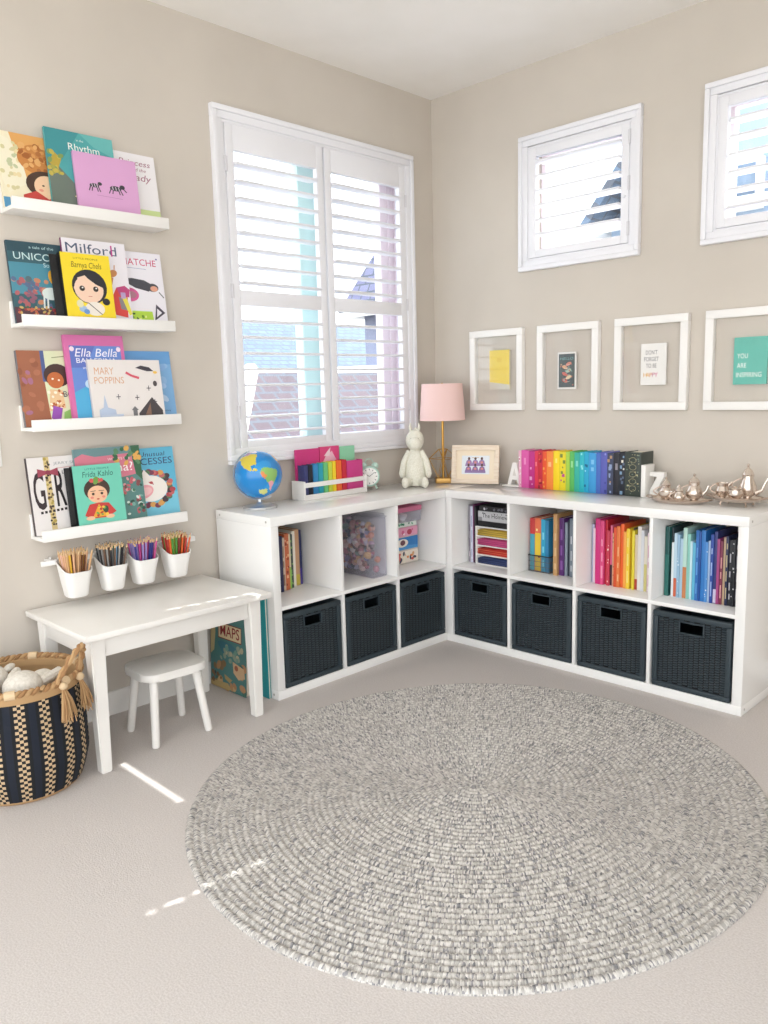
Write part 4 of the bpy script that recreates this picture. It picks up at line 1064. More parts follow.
hb = [(.030, '#3a3f74', 'indigo'), (.032, '#1c2230', 'black'), (.036, '#2f86c0', 'blue'), (.034, '#2aa3b8', 'teal'), (.034, '#6cc27c', 'green'), (.030, '#c7d648', 'yellow green'), (.026, '#f2d42c', 'yellow'), (.040, '#ee6a2c', 'orange'), (.036, '#c9273a', 'red')]
y = HY0+.016
for i, (w, c, nm) in enumerate(hb):
    w *= .9
    o = spine_book('%s slim booklet, %s from the left in the white holder' % (nm, ORD[i]), 'rainbow booklets in the white holder', w-.004, .148+.001*i, .045, c, deco_bars([c], i, 1), name='booklet')
    o.location = (HX1-.0135, y, TOP+.0123); o.rotation_euler = (0, 0, PI/2); y += w
o = spine_book('wide magenta booklet at the right end of the white holder', 'rainbow booklets in the white holder', HY1-.014-y, .150, .045, '#c93c86', None, name='booklet'); o.location = (HX1-.0135, y, TOP+.0123); o.rotation_euler = (0, 0, PI/2)
def notebook(label, y0, y1, h, c, art, x=HX0+.0125):
    o = thing('notebook', label, 'notebook', (x, y0, TOP+.0125), 0, 'notebooks at the back of the white holder')
    w = y1-y0; Q = Matrix(((0, 0, 1, 0), (1, 0, 0, 0), (0, 1, 0, 0), (0, 0, 0, 1)))
    mb = MB(); mb.box(0, w, 0, h, 0, .0015, M(c, .4), 0, Q); mb.box(0, w, 0, h, .0085, .01, M(c, .4), 0, Q); mb.box(0, .0015, 0, h, .0015, .0085, M(c, .4), 0, Q); mb.build('cover', o)
    mb = MB(); mb.box(.0018, w-.002, .002, h-.002, .0017, .0083, PAGE, 0, Q); mb.build('pages', o)
    if art:
        A = Art(w, h); art(A); p = A.mb.build('cover_art', o, 0); p.matrix_local = Q @ TR(0, 0, .0101)
notebook('plain hot pink notebook at the back left of the white holder', -1.048, -.905, .218, '#d13a82', None)
def na(A):
    A.rect(0, 0, 1, 1, '#d9447f'); A.poly([(.0, .0), (.0, .55), (.3, .8), (.62, .9), (.95, .6), (.98, 0)], '#eeb9cc'); A.poly([(.32, .0), (.5, .4), (.7, .7), (.98, .5), (.98, 0)], '#f2ecee')
    A.ell(.64, .42, .09, .07, '#2b2a33', .5); A.line([(.5, .52), (.78, .54)], .004, '#2b2a33'); A.poly([(.2, .8), (.55, .98), (.5, .8)], '#f0d7df'); A.poly([(.0, .3), (.3, .5), (.2, .2), (.35, 0), (0, 0)], '#c03a72')
notebook('pink notebook with a horse face cover, middle back of the white holder', -.901, -.778, .222, '#d9447f', na)
notebook('mint green notebook at the back right of the white holder', -.774, -.676, .216, '#8fd0ac', None)

# globe
t = thing('globe', 'blue desk globe on a silver base at the left end of the shelf', 'globe', (.135, -1.325, TOP), PI/4)
SILVER = M('#d3d6da', .28, .85)
mb = MB(); mb.lathe([(0, 0), (.072, 0), (.075, .004), (.072, .011), (.050, .018), (.018, .022), (.012, .030), (0, .031)], SILVER, 40); mb.build('base', t)
gz, gr = .148, .102; tilt = .41
Mg = TR(0, 0, gz) @ RY(-tilt)
mb = MB(); pts = [((gr+.006)*math.sin(a), 0, (gr+.006)*math.cos(a)) for a in [PI*(-.03)+PI*1.06*k/28 for k in range(29)]]
pts = [(-p[0], p[1], p[2]) for p in pts]
mb.tube(pts, .0035, SILVER, 6, False, Mg, None)
mb.tube([(0, 0, gr), (0, 0, gr+.010)], .004, SILVER, 8, False, Mg); mb.tube([(0, 0, -gr), (0, 0, -gr-.010)], .004, SILVER, 8, False, Mg)
mb.tube([(0, 0, .028), (0, 0, gz-gr-.0045)], .008, SILVER, 10)
mb.build('meridian_arm', t)
land = {
 'na': ('#d9c64a', [(-168, 66), (-150, 70), (-125, 70), (-95, 72), (-80, 68), (-62, 60), (-56, 52), (-66, 45), (-76, 36), (-81, 26), (-90, 30), (-97, 26), (-95, 17), (-87, 20), (-83, 10), (-92, 14), (-105, 20), (-115, 31), (-124, 42), (-130, 54), (-150, 60)]),
 'ca': ('#b58fb8', [(-125, 70), (-95, 82), (-70, 82), (-62, 72), (-80, 66), (-100, 66)]),
 'gl': ('#e9d9e4', [(-55, 60), (-42, 60), (-22, 70), (-25, 82), (-60, 82), (-68, 76)]),
 'sa': ('#8fc06a', [(-79, 8), (-72, 12), (-60, 9), (-50, 2), (-35, -6), (-39, -17), (-48, -26), (-58, -36), (-65, -42), (-69, -53), (-74, -50), (-72, -30), (-76, -14), (-81, -5)]),
 'pe': ('#e08a4a', [(-81, -5), (-79, 6), (-72, 2), (-70, -10), (-76, -14)]), 'ar': ('#e6a5ae', [(-72, -24), (-60, -24), (-56, -36), (-65, -42), (-70, -53), (-74, -48)]),
 'af': ('#e5c35a', [(-17, 14), (-8, 33), (10, 37), (32, 31), (43, 11), (51, 11), (40, -15), (33, -27), (19, -34), (12, -16), (9, 4), (-8, 5)]),
 'eu': ('#b9cf7a', [(-9, 37), (0, 50), (5, 60), (20, 70), (60, 72), (100, 76), (140, 72), (178, 68), (160, 58), (135, 45), (122, 30), (108, 18), (98, 8), (90, 22), (78, 8), (70, 22), (55, 26), (44, 14), (36, 32), (26, 40)]),
 'au': ('#e3a07c', [(114, -22), (130, -12), (142, -11), (153, -27), (146, -39), (132, -32), (116, -34)]), 'an': ('#eef0f0', [(-180, -72), (180, -72), (180, -90), (-180, -90)]), 'card': ('#d5e087', [(-112, -45), (-104, -34), (-82, -42), (-86, -56), (-104, -58)])}
def inpoly(x_, y_, P):
    c = False; j = len(P)-1
    for i in range(len(P)):
        if (P[i][1] > y_) != (P[j][1] > y_) and x_ < (P[j][0]-P[i][0])*(y_-P[i][1])/(P[j][1]-P[i][1])+P[i][0]: c = not c
        j = i
    return c
b = bmesh.new(); bmesh.ops.create_uvsphere(b, u_segments=120, v_segments=64, radius=gr)
mb = MB(); SEA = M('#1f86cf', .18, 0, .6); mb.mi(SEA); cm = {k: mb.mi(M(v[0], .2, 0, .6)) for k, v in land.items()}; DEEP = mb.mi(M('#2b97da', .18, 0, .6))
for f in b.faces:
    c = f.calc_center_median(); la = math.degrees(math.asin(max(-1, min(1, c.z/gr)))); lo_ = math.degrees(math.atan2(c.y, c.x)); f.smooth = True
    for k, (cc, P) in land.items():
        if inpoly(lo_, la, P): f.material_index = cm[k]
    if f.material_index == 0 and (math.sin(la*.11)+math.sin(lo_*.07)) > .9: f.material_index = DEEP
# turn the Americas to the room, then tilt the axis
bmesh.ops.transform(b, matrix=Mg @ RZ(math.radians(7)), verts=b.verts)
tm = bpy.data.meshes.new('t'); b.to_mesh(tm); b.free(); mb.bm.from_mesh(tm); mb.build('sphere', t, 0)
# ------------------------------------------------------------------ float frames on the back wall
FR = M('#f4f2ef', .35); ZF0, ZF1 = 1.147, 1.555
def float_frame(label, x0, x1, card):
    t = thing('wall_picture', label, 'picture', (x0, WY-.0005, ZF0), 0, 'white glass float frames')
    w, h = x1-x0, ZF1-ZF0; fw = .034; d = .030
    mb = MB()
    for a in ((0, w, h-fw, h), (0, w, 0, fw), (0, fw, fw, h-fw), (w-fw, w, fw, h-fw)): mb.box(a[0], a[1], -d, 0, a[2], a[3], FR, .002)
    mb.build('frame', t)
    g = MB(); g.box(fw, w-fw, -.0225, -.0205, fw, h-fw, PICGLASS); g.build('glass_pane', t)
    g = MB(); g.box(fw, w-fw, -.0085, -.0070, fw, h-fw, BACKGLASS); g.build('backing_glass', t)
    card(t, w, h)
    return t
def card_at(t, x0, x1, z0, z1, col, edge, art):
    mb = MB(); mb.box(x0, x1, -.0195, -.0095, z0, z1, M(edge, .6), .0008)
    A = Art(x1-x0, z1-z0); 
    if col: A.rect(0, 0, 1, 1, col)
    art(A)
    p = mb.build('art_card', t); a = A.mb.build('print', p, 0); a.matrix_local = TR(x0, -.0196, z0) @ RX(PI/2)
FX = [(.252, .585), (.672, 1.008), (1.089, 1.432), (1.506, 1.845)]
def k1(t, w, h):
    def art(A): A.poly([(0, 0), (1, 0), (1, 1), (0, 1)], '#efd45a'); A.text('BE', .5, .75, .03, '#e0b93a'); A.poly([(0, 0), (1, 0), (1, .12), (0, .2)], '#d8d2c4')
    card_at(t, .124, .250, .105, .305, None, '#f2ead0', art)
def k2(t, w, h):
    def art(A):
        A.rect(.07, .05, .93, .95, '#4f5a5c'); A.text('HELLO', .5, .82, .018, '#7fb5b4', .7)
        for k, c in enumerate(('#d98a78', '#e6b08a', '#a9c4b0', '#d06f62', '#e8cfa8', '#c9584e')):
            A.ell(.5+.10*(-1)**k, .68-.09*k, .16, .045, c, .4*(-1)**k); A.line([(.3+.08*k % .3, .64-.09*k), (.66, .66-.09*k)], .0015, '#e8e0d0')
        A.blobs(14, .15, .85, .08, .7, .004, ['#8fb7b0', '#d9b48f', '#c97866'], 41)
    card_at(t, .114, .216, .100, .275, None, '#f0eeea', art)
def k3(t, w, h):
    def art(A):
        for k, s in enumerate(("DON'T", 'FORGET', 'TO BE')): A.text(s, .42, .78-.16*k, .026, '#6f6b72', (.46, .58, .42)[k])
        for k, (ch, c) in enumerate(zip('HAPPY', ('#e0a52f', '#e8b23a', '#e08a3a', '#c0427f', '#d94f8f'))): A.text(ch, .18+.11*k, .24, .026, c)
    card_at(t, .128, .245, .110, .290, '#f3f1ee', '#efedea', art)
def k4(t, w, h):
    def art(A):
        for k, s in enumerate(('YOU', 'ARE', 'INSPIRING')): A.text(s, (.27, .25, .47)[k], .60-.20*k, .028, '#f4f7f5', (.32, .28, .76)[k])
        A.blobs(30, .03, .97, .72, .97, .003, ['#63c3b5', '#52b4a6'], 42)
    card_at(t, .118, .250, .103, .292, '#5abdae', '#5abdae', art)
float_frame('white glass float frame with a yellow card, leftmost beside the lamp', *FX[0], k1)
float_frame('white glass float frame with a small dark grey card, second from left', *FX[1], k2)
float_frame("white glass float frame holding the don't forget to be happy card", *FX[2], k3)
float_frame('white glass float frame holding the teal you are inspiring card', *FX[3], k4)

# ------------------------------------------------------------------ big books between the desk and the shelf
t = thing('atlas', 'large dark teal atlas with MAPS in red letters, standing under the desk', 'book', (.005, -1.541, .003), 0)
Mm = RX(-.055)
w, h, th = .262, .40, .026
mb = MB(); tl = M('#4e7f7c', .5); tl2 = M('#3b6568', .5)
mb.box(0, w, 0, .003, 0, h, tl, .0006, Mm); mb.box(0, w, th-.003, th, 0, h, tl2, .0006, Mm); mb.box(0, .003, .003, th-.003, 0, h, tl2, 0, Mm); mb.build('cover', t)
mb = MB(); mb.box(.0035, w-.004, .0033, th-.0033, .004, h-.004, PAGE, 0, Mm); mb.build('pages', t)
A = Art(w, h)
A.poly([(0, 0), (1, 0), (1, 1), (0, 1)], '#4d8280'); A.poly([(0, .95), (1, 1), (1, .90), (.5, .93), (0, .85)], '#c9b88c')
A.poly([(.0, .35), (.10, .4), (.14, .6), (.12, .9), (0, .92)], '#c4b283'); A.rect(.22, .555, .88, .73, '#7d2a26'); A.rect(.235, .565, .865, .72, '#dfc9a2'); A.text('MAPS', .55, .642, .066, '#8d1f22', .54, bold=.008)
A.poly([(.3, .53), (.6, .52), (.75, .48), (.55, .42), (.4, .35), (.2, .5)], '#3f7685'); A.blobs(22, .3, .92, .32, .50, .011, ['#b7b193', '#6f9a8c', '#8fa08c'], 51); A.blobs(18, .1, .98, .03, .35, .018, ['#c9a878', '#b98a62', '#3f6d62', '#8a6d4c'], 52)
A.poly([(.64, .34), (.95, .30), (.98, .20), (.80, .16), (.66, .22)], '#d2b088'); A.ell(.74, .28, .05, .03, '#a35a42'); A.poly([(.4, .17), (.62, .13), (.55, .09), (.42, .12)], '#b59b66'); A.poly([(0, .06), (.5, .08), (.6, .02), (.5, 0), (0, 0)], '#b9a06c'); A.blobs(8, .05, .3, .02, .16, .010, ['#2f4a48', '#7d5b3c'], 53)
p = A.mb.build('cover_art', t, 0); p.matrix_local = Mm @ TR(0, -.0002, 0) @ RX(PI/2)
def side_book(label, y0, th, x0, x1, h, c, c2):
    t = thing('picture_book', label, 'book', (x0, y0, .0008), 0, 'tall books between the desk and shelf')
    mb = MB(); m = M(c, .4); L = x1-x0
    mb.box(0, L, 0, .0022, 0, h, m, .0005); mb.box(0, L, th-.0022, th, 0, h, m, .0005); mb.box(0, .0025, .0022, th-.0022, 0, h, M(c2, .4)); mb.build('cover', t)
    mb = MB(); mb.box(.003, L-.003, .0025, th-.0025, .003, h-.003, PAGE); mb.build('pages', t)
side_book('tall teal book standing flat against the shelf end beside the desk', -1.479, .012, .02, .345, .445, '#1f8f96', '#17707a')
side_book('thin red-orange book squeezed between the atlas and the teal book', -1.4865, .006, .02, .300, .43, '#d9643f', '#b54f30')

# ------------------------------------------------------------------ what stands in the left cubes
SZ = .3935
def put_row(items, x, yfront, dirn, group, where, depth, unit, name='book'):
    """dirn 0: back shelf (X to the right), 1: left shelf (+y to the right)"""
    for i, it in enumerate(items):
        w, h, c, dc, nm = it[:5]; off = it[5] if len(it) > 5 else 0.
        lab = '%s, %s from left %s' % (nm, ORD[i], where)
        o = spine_book(lab, group, w-.0008, h, depth-off, c, dc, 'book', True, name)
        if dirn == 0: o.location = (x, yfront+off, SZ)
        else: o.location = (yfront-off, x, SZ); o.rotation_euler = (0, 0, PI/2)
        x += w
    return x
L1 = [(.026, .235, '#5f6b8a', None, 'dusty blue book'), (.030, .24, '#b5a48c', None, 'beige book'), (.030, .238, '#7f5a4a', None, 'brown book', .005), (.032, .262, '#a8284a', deco_foot('#d9784a', .3), 'raspberry book with orange foot', .005),
      (.030, .25, '#1f1f4a', None, 'deep navy book', .012), (.016, .24, '#cbb9a2', deco_bars(['#8a6f5a'], 62), 'sand book', .02), (.022, .255, '#c96a43', deco_dots(['#e9b48a', '#8f3f2a'], 63), 'rust orange book', .022), (.014, .250, '#d9cfae', deco_foot('#8fbf5a', .4), 'cream and green book', .03),
      (.016, .245, '#3c4a45', deco_dots(['#7aa35a'], 64), 'dark green book', .038), (.018, .255, '#e9e2d4', None, 'ivory book', .046), (.026, .260, '#c69a76', deco_foot('#c9b34a', .2), 'tan book', .054), (.018, .252, '#27305c', deco_foot('#4a3f8f', .3), 'midnight blue book', .062)]
put_row([(a_[0]*1.13, *a_[1:]) for a_ in L1], -1.4245, .205, 1, 'books in the first cube of the left shelf', 'in the left shelf cube by the desk', .19, u1)

# clear toy box
t = thing('storage_box', 'slim clear plastic case packed with small dolls, in the middle cube under the window', 'box', (.030, -.838, SZ))
BW, BD, BH = .298, .090, .300       # x depth, y width, height
mb = MB(); th = .003
mb.box(0, BW, 0, th, .003, BH-.018, PLASTIC); mb.box(0, BW, BD-th, BD, .003, BH-.018, PLASTIC); mb.box(0, th, th, BD-th, .003, BH-.018, PLASTIC); mb.box(BW-th, BW, th, BD-th, .003, BH-.018, PLASTIC); mb.box(0, BW, 0, BD, 0, .003, PLASTIC); mb.build('body', t)
mb = MB(); mb.box(-.004, BW+.004, -.004, BD+.004, BH-.0175, BH-.012, PLASTIC, .001); mb.box(.004, BW-.004, .004, BD-.004, BH-.012, BH, PLASTIC, .001); mb.build('lid', t)
g = random.Random(71); mb = MB()
tc = ['#c98a86', '#d9a79a', '#8f5a6a', '#e3c2b8', '#5f4a52', '#b05a72', '#7f7aa8', '#d97f5a', '#c7c2d6', '#43506a', '#8c4a3a', '#e0b070', '#7fa08f', '#b9486a', '#e6dcd6']
for k in range(170):
    r = g.uniform(.012, .021)
    c = (g.uniform(.026, BW-.026), g.uniform(.026, BD-.026), g.uniform(.027, BH-.048))
    if k % 2: c = (c[0], .0262, c[2])
    cc = M(g.choice(tc), .5); P = (.030+c[0], -.838+c[1], SZ+c[2])
    mb.ball(P, (r, r*.95, r), cc, None, 10, 7)
    if k % 3 == 0: mb.ball((P[0], P[1], P[2]+r*.45), (r*.9, r*.85, r*.75), M(g.choice(['#4a3a3c', '#7a4a3a', '#d9b070', '#c9a0b8']), .6), None, 8, 6)
o = mb.build('small_dolls', None, 0); tag(o, 'colourful jumble of small dolls inside the clear storage box', 'dolls', None, 'stuff')

# puzzle boxes and pink-lidded box
def carton(name, label, x0, x1, y0, y1, z0, z1, c, art, group=None, cat='box'):
    t = thing(name, label, cat, (x0, y0, z0), 0, group)
    X, Y, Zh = x1-x0, y1-y0, z1-z0
    mb = MB(); mb.box(.001, X-.001, .001, Y-.001, 0, Zh*.94, M('#cfc6bb', .7), .0008); mb.build('tray', t)
    mb = MB(); mb.box(0, X, 0, Y, Zh*.10, Zh, M(c, .45), .001); mb.build('lid', t)
    A = Art(Y, Zh); art(A); p = A.mb.build('box_print', t, 0); p.matrix_local = Matrix(((0, 0, 1, X+.0001), (1, 0, 0, 0), (0, 1, 0, 0), (0, 0, 0, 1)))
    return t
def pz1(A): A.rect(0, .1, 1, 1, '#efe3d6'); A.blobs(40, .05, .95, .15, .9, .010, ['#e08a4a', '#3b3f52', '#d9a679', '#c9564a', '#f2ead8'], 81)
def pz2(A): A.rect(0, .1, 1, 1, '#2f7cc0'); A.poly([(0, .3), (.5, .5), (1, .3), (1, .1), (0, .1)], '#4a97d4'); A.ell(.62, .6, .14, .3, '#f0e6da'); A.ell(.63, .62, .06, .2, '#6a3f4a'); A.ell(.3, .6, .08, .14, '#7fb6e0')
def pz3(A): A.rect(0, .1, 1, 1, '#e8a3be'); A.blobs(10, .1, .9, .35, .7, .008, ['#d96a94', '#f6d9e3', '#c24f5f'], 82); A.ell(.8, .5, .06, .28, '#b6405a')
def pz4(A): A.rect(0, .1, 1, 1, '#dfe9e0'); A.blobs(14, .08, .92, .45, .6, .007, ['#3f8f6a', '#5fae86', '#2f6f52'], 83)
PX = .225; PY0, PY1 = -.715, -.415
carton('puzzle_box', 'cartoon-printed cream puzzle box, bottom of the stack beside the clear toy box', .02, PX, PY0, PY1, SZ, SZ+.066, '#ecdfd0', pz1, 'stacked puzzle boxes')
carton('puzzle_box', 'blue puzzle box with a white figure, second from the bottom of the stack', .02, PX-.001, PY0+.002, PY1, SZ+.0665, SZ+.136, '#2f7cc0', pz2, 'stacked puzzle boxes')
carton('puzzle_box', 'pink puzzle box in the stack above the blue one', .02, PX, PY0, PY1-.002, SZ+.1365, SZ+.186, '#e8a3be', pz3, 'stacked puzzle boxes')
carton('puzzle_box', 'white and green puzzle box at the top of the carton stack', .02, PX-.004, PY0+.003, PY1-.004, SZ+.1865, SZ+.218, '#dfe9e0', pz4, 'stacked puzzle boxes')
t = thing('storage_box', 'small clear box with a pink lid on top of the puzzle boxes', 'box', (.02, PY0+.01, SZ+.2185))
bw, bd, bh = .235, .285, .052
mb = MB(); mb.box(0, bw, 0, .0025, .002, bh, PLASTIC); mb.box(0, bw, bd-.0025, bd, .002, bh, PLASTIC); mb.box(bw-.0025, bw, .0025, bd-.0025, .002, bh, PLASTIC); mb.box(0, .0025, .0025, bd-.0025, .002, bh, PLASTIC); mb.box(0, bw, 0, bd, 0, .002, PLASTIC); mb.build('body', t)
mb = MB(); mb.box(-.003, bw+.003, -.003, bd+.003, bh+.0003, bh+.024, PINKP, .002); mb.build('lid', t)
mb = MB(); g = random.Random(84)
for k in range(26): mb.ball((.02+g.uniform(.03, bw-.03), PY0+.01+g.uniform(.03, bd-.03), SZ+.2185+.017), (.018, .022, .014), M(g.choice(['#f1ece8', '#dfe6ea', '#f3dbe2']), .6), None, 8, 6)
o = mb.build('white_craft_pieces', None, 0); tag(o, 'loose white craft pieces inside the clear box with the pink lid', 'craft pieces', None, 'stuff')

# ------------------------------------------------------------------ what stands in the back-shelf cubes
CX = [D+.0022+a for a in (.0382, .3885, .7395, 1.0905)]; CWID = .335
GB = 'magazines and folders left of the paper organizer'
mg = [(.012, .292, '#8f8a93', deco_bars(['#c9b8c4', '#5a4f62'], 91), 'grey magazine'), (.016, .285, '#cfd0e2', deco_bars(['#a9aac6'], 92), 'pale lilac folder'), (.008, .296, '#6a2f5a', None, 'plum folder'), (.014, .288, '#1d1d22', None, 'black binder')]
xx = put_row(mg, CX[0]+.012, -.272, 0, GB, 'beside the paper organizer', .22, u2, 'magazine')
# organizer with four shelves of coloured paper
ox0 = xx+.006; ox1 = CX[0]+CWID-.008
t = thing('paper_organizer', 'white desktop organizer with four shelves of coloured paper in the corner cube', 'organizer', (ox0, -.288, SZ))
OW = ox1-ox0; OD = .262; OH = .192
for a in ((0, .005), (OW-.005, OW)): mb = MB(); mb.box(a[0], a[1], 0, OD, 0, OH, WHITE, .001); mb.build('side_panel', t)
lv = [0, .047, .094, .141, OH-.005]
for z in lv: mb = MB(); mb.box(.0052, OW-.0052, 0, OD, z, z+.005, WHITE, .0008); mb.build('shelf_board', t)
mb = MB(); mb.box(.0052, OW-.0052, OD-.004, OD-.0005, .0052, OH-.0055, WHITE); mb.build('back_panel', t)
for k, (c, c2, nm) in enumerate((('#3a4a78', '#2a3358', 'navy'), ('#c8382f', '#d96a4a', 'red'), ('#d0568a', '#b5407a', 'pink'), ('#d0b04a', '#a8923f', 'mustard'))):
    mb = MB(); gq = random.Random(k); z = SZ+lv[k]+.0055
    for j in range(8): mb.box(ox0+.008+gq.uniform(0, .003), ox1-.008-gq.uniform(0, .003), -.284+gq.uniform(0, .006), -.288+OD-.012, z+j*.0033, z+j*.0033+.003, M(c if j % 3 else c2, .8))
    o = mb.build('paper_stack', None, 0); tag(o, 'stack of %s paper on the white organizer, %s shelf from the bottom' % (nm, ORD[k]), 'paper', 'paper stacks in the organizer')
# workbooks lying on the organizer
def flat_on(label, x0, x1, y0, y1, z0, h, c, art, rz=0.):
    t = thing('workbook', label, 'book', ((x0+x1)/2, y0, z0), rz, 'workbooks lying on the organizer')
    w = (x1-x0)/2; mb = MB(); d = y1-y0
    mb.box(-w, w, 0, d, 0, .002, M(c, .5)); mb.box(-w, w, 0, d, h-.002, h, M(c, .5)); mb.box(-w, w, 0, .002, .002, h-.002, M(c, .5)); mb.build('cover', t)
    mb = MB(); mb.box(-w+.002, w-.002, .0022, d-.002, .0022, h-.0022, PAGE); mb.build('pages', t)
    if art: A = Art(2*w, h); art(A); p = A.mb.build('spine_print', t, 0); p.matrix_local = TR(-w, -.0002, 0) @ RX(PI/2)
flat_on('black folder lying directly on the white paper organizer', ox0+.008, ox1-.002, -.278, -.03, SZ+OH+.0005, .026, '#17181b', None)
def wk(A): A.rect(0, 0, 1, 1, '#c6c6c9'); A.text('The Homework', .5, .55, .03, '#2a2a2e', .8); A.rect(.0, .0, .1, .4, '#8a8a8e'); A.blobs(8, .1, .9, .78, .88, .003, ['#2d2d31', '#4a4a50'], 95)
flat_on('thick grey workbook with a black title, on the black folder', ox0+.006, ox1-.004, -.272, -.03, SZ+OH+.027, .048, '#bcbcc0', wk)
def wk2(A): A.rect(0, 0, 1, 1, '#26262a'); A.blobs(12, .08, .92, .4, .6, .006, ['#dcdce0', '#6f6f78'], 96)
flat_on('black and white workbook topmost on the organizer', ox0+.010, ox1-.008, -.268, -.03, SZ+OH+.0755, .024, '#26262a', wk2)

# cube 2 : wire basket and tall books
wx0 = CX[1]+.010
t = thing('wire_basket', 'small dark wire mesh basket of upright books, second cube of the back shelf', 'basket', (wx0, -.252, SZ))
WIRE = M('#3c3d40', .4, .7); MESH = M('#6d6e70', .5, .5)
bw, bd, bh = .118, .20, .078
mb = MB()
mb.box(0, bw, 0, bd, 0, .003, MESH)
mb.build('base', t)
mb = MB()
for z in (.004, .026, .05):
    mb.tube([(.002, .002, z), (bw-.002, .002, z), (bw-.002, bd-.002, z), (.002, bd-.002, z)], .0011, MESH, 4, True)
for k in range(19): mb.tube([(k*bw/18, .001, .003), (k*bw/18, .001, bh)], .0009, MESH, 4)
for k in range(1, 24):
    for x in (.001, bw-.001): mb.tube([(x, k*bd/24, .003), (x, k*bd/24, bh)], .0009, MESH, 4)
mb.build('mesh_sides', t)
mb = MB(); mb.tube([(0, 0, bh), (bw, 0, bh), (bw, bd, bh), (0, bd, bh)], .0028, WIRE, 6, True); mb.build('rim', t)
mb = MB(); mb.tube([(.0, .03, bh), (-.004, .05, bh+.036), (-.004, .11, bh+.036), (0, .13, bh)], .0025, WIRE, 6); mb.build('handle', t)
wb_items = [(.028, .252, '#c23a3a', deco_foot('#4aa0b5', .7), 'red and blue tall book'), (.034, .254, '#e0704a', deco_foot('#e6c238', .72, deco_dots(['#f2e3a0', '#b04a3a'], 97, 4)), 'orange and yellow tall book'), (.024, .25, '#2f9fc4', deco_bars(['#7fd0e4'], 98), 'turquoise tall book'), (.018, .246, '#2b7fae', None, 'blue tall book')]
x = wx0+.004
for i, (w, h, c, dc, nm) in enumerate(wb_items):
    o = spine_book('%s, %s from the left inside the wire basket' % (nm, ORD[i]), 'books in the wire basket', w-.001, h, .17, c, dc); o.location = (x, -.245, SZ+.0034); x += w
R2 = [(.022, .256, '#1f3a34', deco_dots(['#c9a04a', '#4f7a5f'], 99), 'dark green book', .04), (.022, .288, '#c79a68', deco_bars(['#e0bd8f'], 100), 'tan tall book', -.016), (.026, .27, '#5a2f72', deco_bars(['#8a5aa8'], 101), 'purple book'), (.015, .25, '#8f9aa8', None, 'grey blue book', .006), (.014, .262, '#2c3442', None, 'slate book', .01),
      (.020, .272, '#7d8894', deco_bars(['#c3c9d0'], 102), 'steel grey book'), (.014, .255, '#c04a48', deco_foot('#d9c2b0', .3), 'coral red book', .01), (.014, .24, '#b59a84', None, 'fawn book', .012), (.020, .268, '#3a3a42', None, 'charcoal book', .004), (.018, .262, '#ddd9d6', None, 'white book', -.02)]
put_row(R2, wx0+bw+.003, -.245, 0, 'loose books right of the wire basket', 'right of the wire basket', .2, u2)
# cube 3 : warm colours
W3 = [(.012, .262, '#b8b6d4', None, 'lavender book', .02), (.016, .246, '#e9d3df', None, 'pale pink book', .01), (.024, .292, '#c92d78', None, 'magenta book'), (.018, .286, '#d8497f', deco_bars(['#ec8fb0'], 111), 'deep pink book'), (.012, .288, '#b5202f', None, 'crimson book', .012), (.015, .245, '#c43a52', deco_dots(['#f0d0c8'], 112, 6), 'red book with spots'),
      (.010, .268, '#d9688a', deco_foot('#3a2a30', .35), 'rose book', .008), (.010, .235, '#d9b08a', deco_dots(['#4a3a3a', '#8ab06a'], 113, 6), 'mixed beige book', .008), (.014, .262, '#d9542f', None, 'red orange book'), (.016, .268, '#e0793f', deco_bars(['#f0b080'], 114), 'orange book'), (.016, .278, '#e8662f', None, 'vivid orange book', .006),
      (.013, .248, '#efa64a', None, 'amber book'), (.016, .262, '#f0cc3a', deco_bars(['#f8e38a'], 115), 'golden yellow book'), (.010, .262, '#4a4a2a', None, 'olive book', .03), (.012, .256, '#e8d63f', None, 'lemon yellow book'), (.013, .240, '#d9c9b0', deco_foot('#b0402f', .2), 'sand book with red foot', .004),
      (.017, .276, '#e6e2dc', None, 'off white book', .002), (.014, .262, '#dfe3ea', None, 'white blue book'), (.014, .238, '#e9e3d2', deco_foot('#d9d08a', .5), 'ivory yellow book'), (.014, .255, '#e9d9e0', deco_bars(['#d9a9bf'], 116), 'blush white book'), (.018, .266, '#e4ddd0', deco_dots(['#cf9a8a', '#b5b58a'], 117, 5), 'cream book'), (.013, .262, '#e9e6df', deco_foot('#4a423c', .38), 'white book with dark foot')]
put_row(W3, CX[2]+.004, -.282, 0, 'warm coloured books in the third back cube', 'in the red to white cube', .2, u2)
